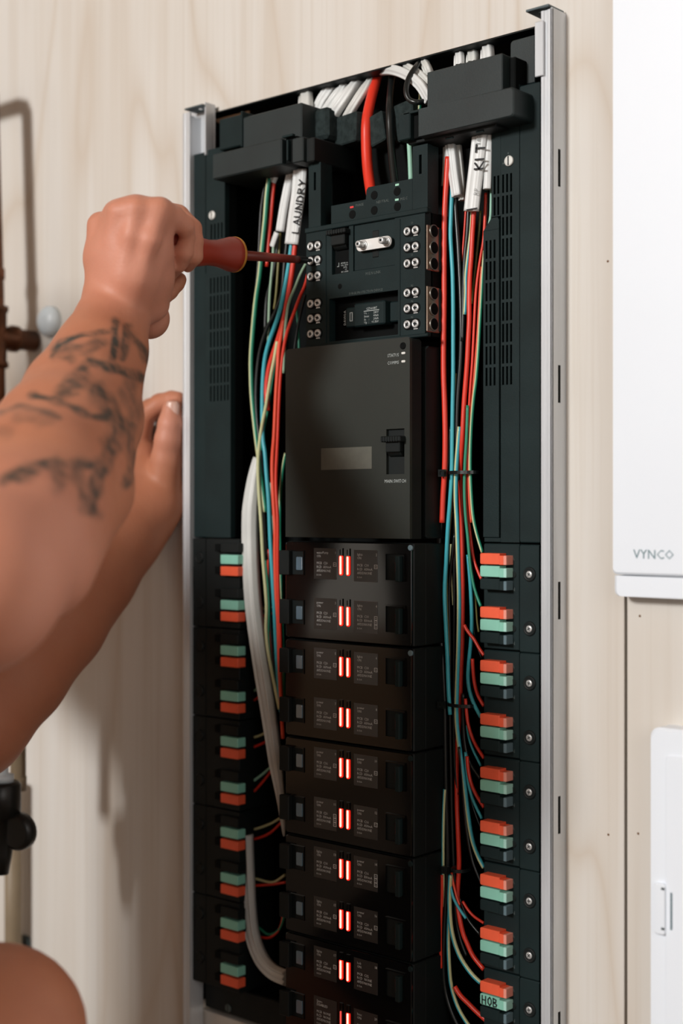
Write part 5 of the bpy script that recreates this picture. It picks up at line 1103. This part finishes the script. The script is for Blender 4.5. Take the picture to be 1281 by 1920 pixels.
# thumb (upright, nail to the camera)
a2 += chain([c_(306, 905, 1.408, 34), c_(312, 862, 1.402, 29), c_(316, 825, 1.396, 26), c_(320, 795, 1.394, 23.5), c_(322, 768, 1.394, 18)], .003)
# index finger arching over to the rail, other fingers pressed behind
a2 += chain([c_(258, 858, 1.43, 26), c_(262, 812, 1.425, 22), c_(272, 778, 1.42, 20), c_(300, 757, 1.418, 19), c_(322, 751, 1.408, 18), c_(333, 750, 1.404, 16)], .0025)
a2 += chain([c_(244, 858, 1.445, 26), c_(240, 810, 1.45, 21), c_(252, 778, 1.452, 19), c_(284, 764, 1.438, 17), c_(312, 770, 1.420, 15)], .003)
a2 += chain([c_(228, 864, 1.45, 24), c_(224, 820, 1.455, 19), c_(240, 796, 1.458, 17), c_(270, 800, 1.445, 14)], .003)
a2 += chain([c_(214, 876, 1.45, 20), c_(212, 846, 1.455, 16), c_(226, 828, 1.458, 14), c_(250, 836, 1.452, 12)], .003)
V1, F1 = sdf_mesh(arm, .0017); V2, F2 = sdf_mesh(a2, .0020)
V2[:, 1] = np.minimum(V2[:, 1], -.0005)      # finger pads pressed flat on the plywood
# --- rest of the figure (outside the frame) and the knee
kn = PC(2, 1945, .93)
body = []
body += chain([(Vector((-.25, -.54, .10)), .055), (Vector((-.28, -.55, .13)), .052), (Vector((-.31, -.55, .16)), .055)], .02)
body += chain([(Vector((-.01, -.62, -.01)), .072), (Vector((-.34, -.50, .08)), .068)], .05)
body += chain([(Vector((.005, -.63, -.08)), .10), (Vector((-.01, -.65, -.40)), .105)], .05)
body += chain([(Vector((-.20, -.55, -.03)), .09), (Vector((-.18, -.62, -.42)), .10)], .05)
body += chain([S1, (Vector((-.02, -.62, 0)), .07)], .03); body += chain([S2, (Vector((-.34, -.50, .08)), .066)], .03)
hc = Vector((-.345, -.575, .235))
body += chain([(hc+Vector((.010, .010, -.02)), .080), (hc+Vector((-.012, -.012, .02)), .087)], .03)                # skull
body += chain([(hc+Vector((.045, .062, -.075)), .034), (hc+Vector((.030, .045, -.04)), .048)], .03)                # jaw
body += chain([(hc+Vector((.050, .100, -.005)), .008), (hc+Vector((.056, .108, -.028)), .012)], .010)              # nose
for s_ in (-1, 1): body += chain([(hc+Vector((s_*.080, s_*-.035, 0)), .012), (hc+Vector((s_*.082, s_*-.037, -.03)), .009)], .006)
body += chain([(Vector((-0.080, -.64, -.46)), .085), (Vector((0.080, -.53, -.40)), .078), (kn+Vector((-.012, 0, .0)), .054)], .02)
body += chain([(kn, .054), (kn+Vector((.0, -.012, -.10)), .050), (kn+Vector((-.01, -.03, -.20)), .048), (Vector((kn.x-.03, kn.y-.05, FZ+.09)), .036)], .02)
body += chain([(Vector((-0.190, -.60, -.47)), .085), (Vector((-0.290, -.42, -.60)), .070), (Vector((-0.330, -.30, FZ+.06)), .055)], .02)
body += chain([(Vector((-0.330, -.30, FZ+.06)), .055), (Vector((-0.350, -.48, FZ+.06)), .050), (Vector((-0.360, -.66, FZ+.05)), .036)], .02)
V3, F3 = sdf_mesh(body, .007)
V = np.concatenate([V1, V2, V3]); Fc = np.concatenate([F1, F2+len(V1), F3+len(V1)+len(V2)])
pers = empty('person', (-.3, -.6, FZ), 'person kneeling at the left with tattooed forearm, reaching into the switchboard with a screwdriver', 'person')
me = bpy.data.meshes.new('body'); org = WL[pers.name]; me.from_pydata((V-np.array(org)).tolist(), [], Fc.tolist()); me.materials.append(M['skin'])
me.polygons.foreach_set('use_smooth', np.ones(len(Fc), bool))
# tattoo and knuckle tone, stored per vertex
def proj(V):
    dx, dy = V[:, 0]-CX, V[:, 1]-CY; Z = -dx*S_+dy*C_; Xc = dx*C_+dy*S_; return 640.5+F_PX*Xc/Z, 960-F_PX*V[:, 2]/Z
px_, py_ = proj(V); ink = np.zeros(len(V)); red = np.zeros(len(V))
T = [([(350, 380), (400, 290), (560, 240), (740, 215), (770, 170)], 30, .9), ([(370, 350), (470, 400), (455, 330), (560, 330), (680, 300)], 66, .62), ([(772, 160), (765, 280), (750, 390)], 42, .95), ([(842, 190), (840, 300), (825, 400)], 44, .8),
     ([(840, 230), (930, 300), (985, 400)], 46, .8), ([(520, 500), (600, 430), (700, 450), (850, 490), (990, 545)], 54, .85), ([(430, 600), (520, 570), (560, 500)], 100, .7), ([(200, 640), (330, 670), (450, 710), (600, 790), (720, 790)], 38, .85),
     ([(330, 670), (520, 630)], 34, .6), ([(650, 620), (740, 740), (800, 820), (760, 950), (690, 1080), (640, 1200), (610, 1400)], 92, .8), ([(860, 600), (900, 760)], 110, .5), ([(20, 1210), (180, 1130), (380, 1090), (600, 1120), (700, 1100)], 56, .82),
     ([(130, 1200), (240, 1130)], 66, .8), ([(380, 1110), (380, 1230)], 86, .6), ([(520, 1130), (560, 1300)], 86, .6), ([(880, 850), (870, 1150), (840, 1240)], 50, .7), ([(0, 760), (120, 720), (280, 750), (400, 790)], 34, .6), ([(130, 790), (330, 810)], 70, .35), ([(0, 880), (60, 900)], 60, .3)]
n1 = len(V1)
for st, wd, al in T:
    st = [(x/3.556, 560+y/3.556) for x, y in st]; wd /= 3.556*1.45
    for a, b in zip(st[:-1], st[1:]):
        a, b = np.array(a), np.array(b); ab = b-a; qx, qy = px_[:n1]-a[0], py_[:n1]-a[1]; t = np.clip((qx*ab[0]+qy*ab[1])/(ab@ab), 0, 1)
        wob = 1+.22*np.sin(px_[:n1]*.11+py_[:n1]*.07)+.18*np.sin(py_[:n1]*.13-px_[:n1]*.06)
        d = np.hypot(qx-t*ab[0], qy-t*ab[1])/(wd*wob); ink[:n1] = np.maximum(ink[:n1], al*np.clip((1.4-d)/.9, 0, 1)**1.2)
for K in (K1, K2, K3, K4): red = np.maximum(red, np.clip(1-np.linalg.norm(V-np.array(K[0]), axis=1)/.026, 0, 1)*.5)
red = np.maximum(red, np.clip(1.6-np.linalg.norm(V-np.array(PC(262, 470, 1.10)), axis=1)/.045, 0, 1)*.8)
red = np.maximum(red, np.clip(1.4-np.linalg.norm(V-np.array(PC(60, 1080, .85)), axis=1)/.07, 0, 1)*.7)
red = np.maximum(red, np.clip(1-np.linalg.norm(V-np.array(PC(290, 600, 1.13)), axis=1)/.05, 0, 1)); red = np.maximum(red, np.clip(1-np.linalg.norm(V-np.array(PC(320, 800, 1.38)), axis=1)/.05, 0, 1)*.9)
ink[V[:, 1] > CY+5] = 0
ca_ = me.color_attributes.new('tone', 'FLOAT_COLOR', 'POINT'); buf = np.zeros((len(V), 4), np.float32); buf[:, 0] = ink; buf[:, 1] = red; buf[:, 3] = 1
ca_.data.foreach_set('color', buf.ravel()); me.update()
bo = bpy.data.objects.new('body', me); sc.collection.objects.link(bo); place(bo, org, pers)
# nails
def nail(px, py, Z, wpx, hpx, tilt_):
    n = 7; m_ = 8; vs = []; fs = []; k = Z/F_PX
    for i in range(m_+1):
        for j in range(n+1):
            u = (j/n-.5)*2; v = (i/m_-.5)*2; rr = 1-.22*(abs(v)**3)*(1 if v > 0 else .6)
            x = u*wpx/2*rr; y = v*hpx/2
            xx = x*math.cos(tilt_)-y*math.sin(tilt_); yy = x*math.sin(tilt_)+y*math.cos(tilt_)
            vs.append(PC(px+xx, py-yy, Z+.0022*u*u))
    for i in range(m_):
        for j in range(n): a = i*(n+1)+j; fs.append((a, a+1, a+n+2, a+n+1))
    o = MB().add(vs, fs, 0, True).build('thumbnail', 'nail', pers); so = o.modifiers.new('thick', 'SOLIDIFY'); so.thickness = .0008; o['label'] = 'pale thumbnail'
nail(323, 768, 1.3845, 25, 31, -.05)
# clothes
ox = .008
sh = [(a, b, ra+ox, rb+ox, k) for a, b, ra, rb, k in [body[i] for i in (2, 3, 4)]]
for S, E_ in ((S1, e1), (S2, e2)):
    m_ = S[0]*.55+E_[0]*.45; sh += [(tuple(S[0]), tuple(m_), S[1]+ox, .068, .02)]
sh += [(tuple(Vector((-0.080, -.62, -.30))), tuple(Vector((-0.190, -.60, -.36))), .105, .105, .03)]
sh += [(tuple(S1[0]), (-.02, -.62, 0), S1[1]+.016, .086, .03), (tuple(S2[0]), (-.34, -.50, .08), S2[1]+.016, .082, .03)]
def cloth(name, prims, h, m_):
    v, f = sdf_mesh(prims, h); me = bpy.data.meshes.new(name); me.from_pydata((v-np.array(org)).tolist(), [], f.tolist()); me.materials.append(M[m_]); me.polygons.foreach_set('use_smooth', np.ones(len(f), bool))
    o = bpy.data.objects.new(name, me); sc.collection.objects.link(o); place(o, org, pers); return o
cloth('t_shirt', sh, .007, 'shirt')
V_ = Vector
cloth('shorts', [(tuple(V_((-0.080, -.64, -.46))), tuple(V_((0.060, -.545, -.41))), .098, .092, .03), (tuple(V_((-0.190, -.60, -.47))), tuple(V_((-0.270, -.46, -.565))), .098, .086, .03), (tuple(V_((-0.080, -.64, -.40))), tuple(V_((-0.200, -.62, -.42))), .108, .108, .03)], .007, 'shorts')
cloth('hair', [(tuple(hc+V_((-.008, -.012, .010))), tuple(hc+V_((-.020, -.030, .035))), .088, .086, .02)], .007, 'hair')
fz = V_((kn.x-.03, kn.y-.05, FZ))
for i, (a, b) in enumerate(((fz+V_((-.01, -.03, .038)), fz+V_((.03, .13, .034))), (V_((-0.360, -.64, FZ+.06)), V_((-0.360, -.72, FZ+.04))))):
    cloth('boot', [(tuple(a), tuple(b), .038, .033, .02)]+([(tuple(a), tuple(a+V_((0, 0, .07))), .040, .044, .02)] if i == 0 else []), .006, 'shoe')
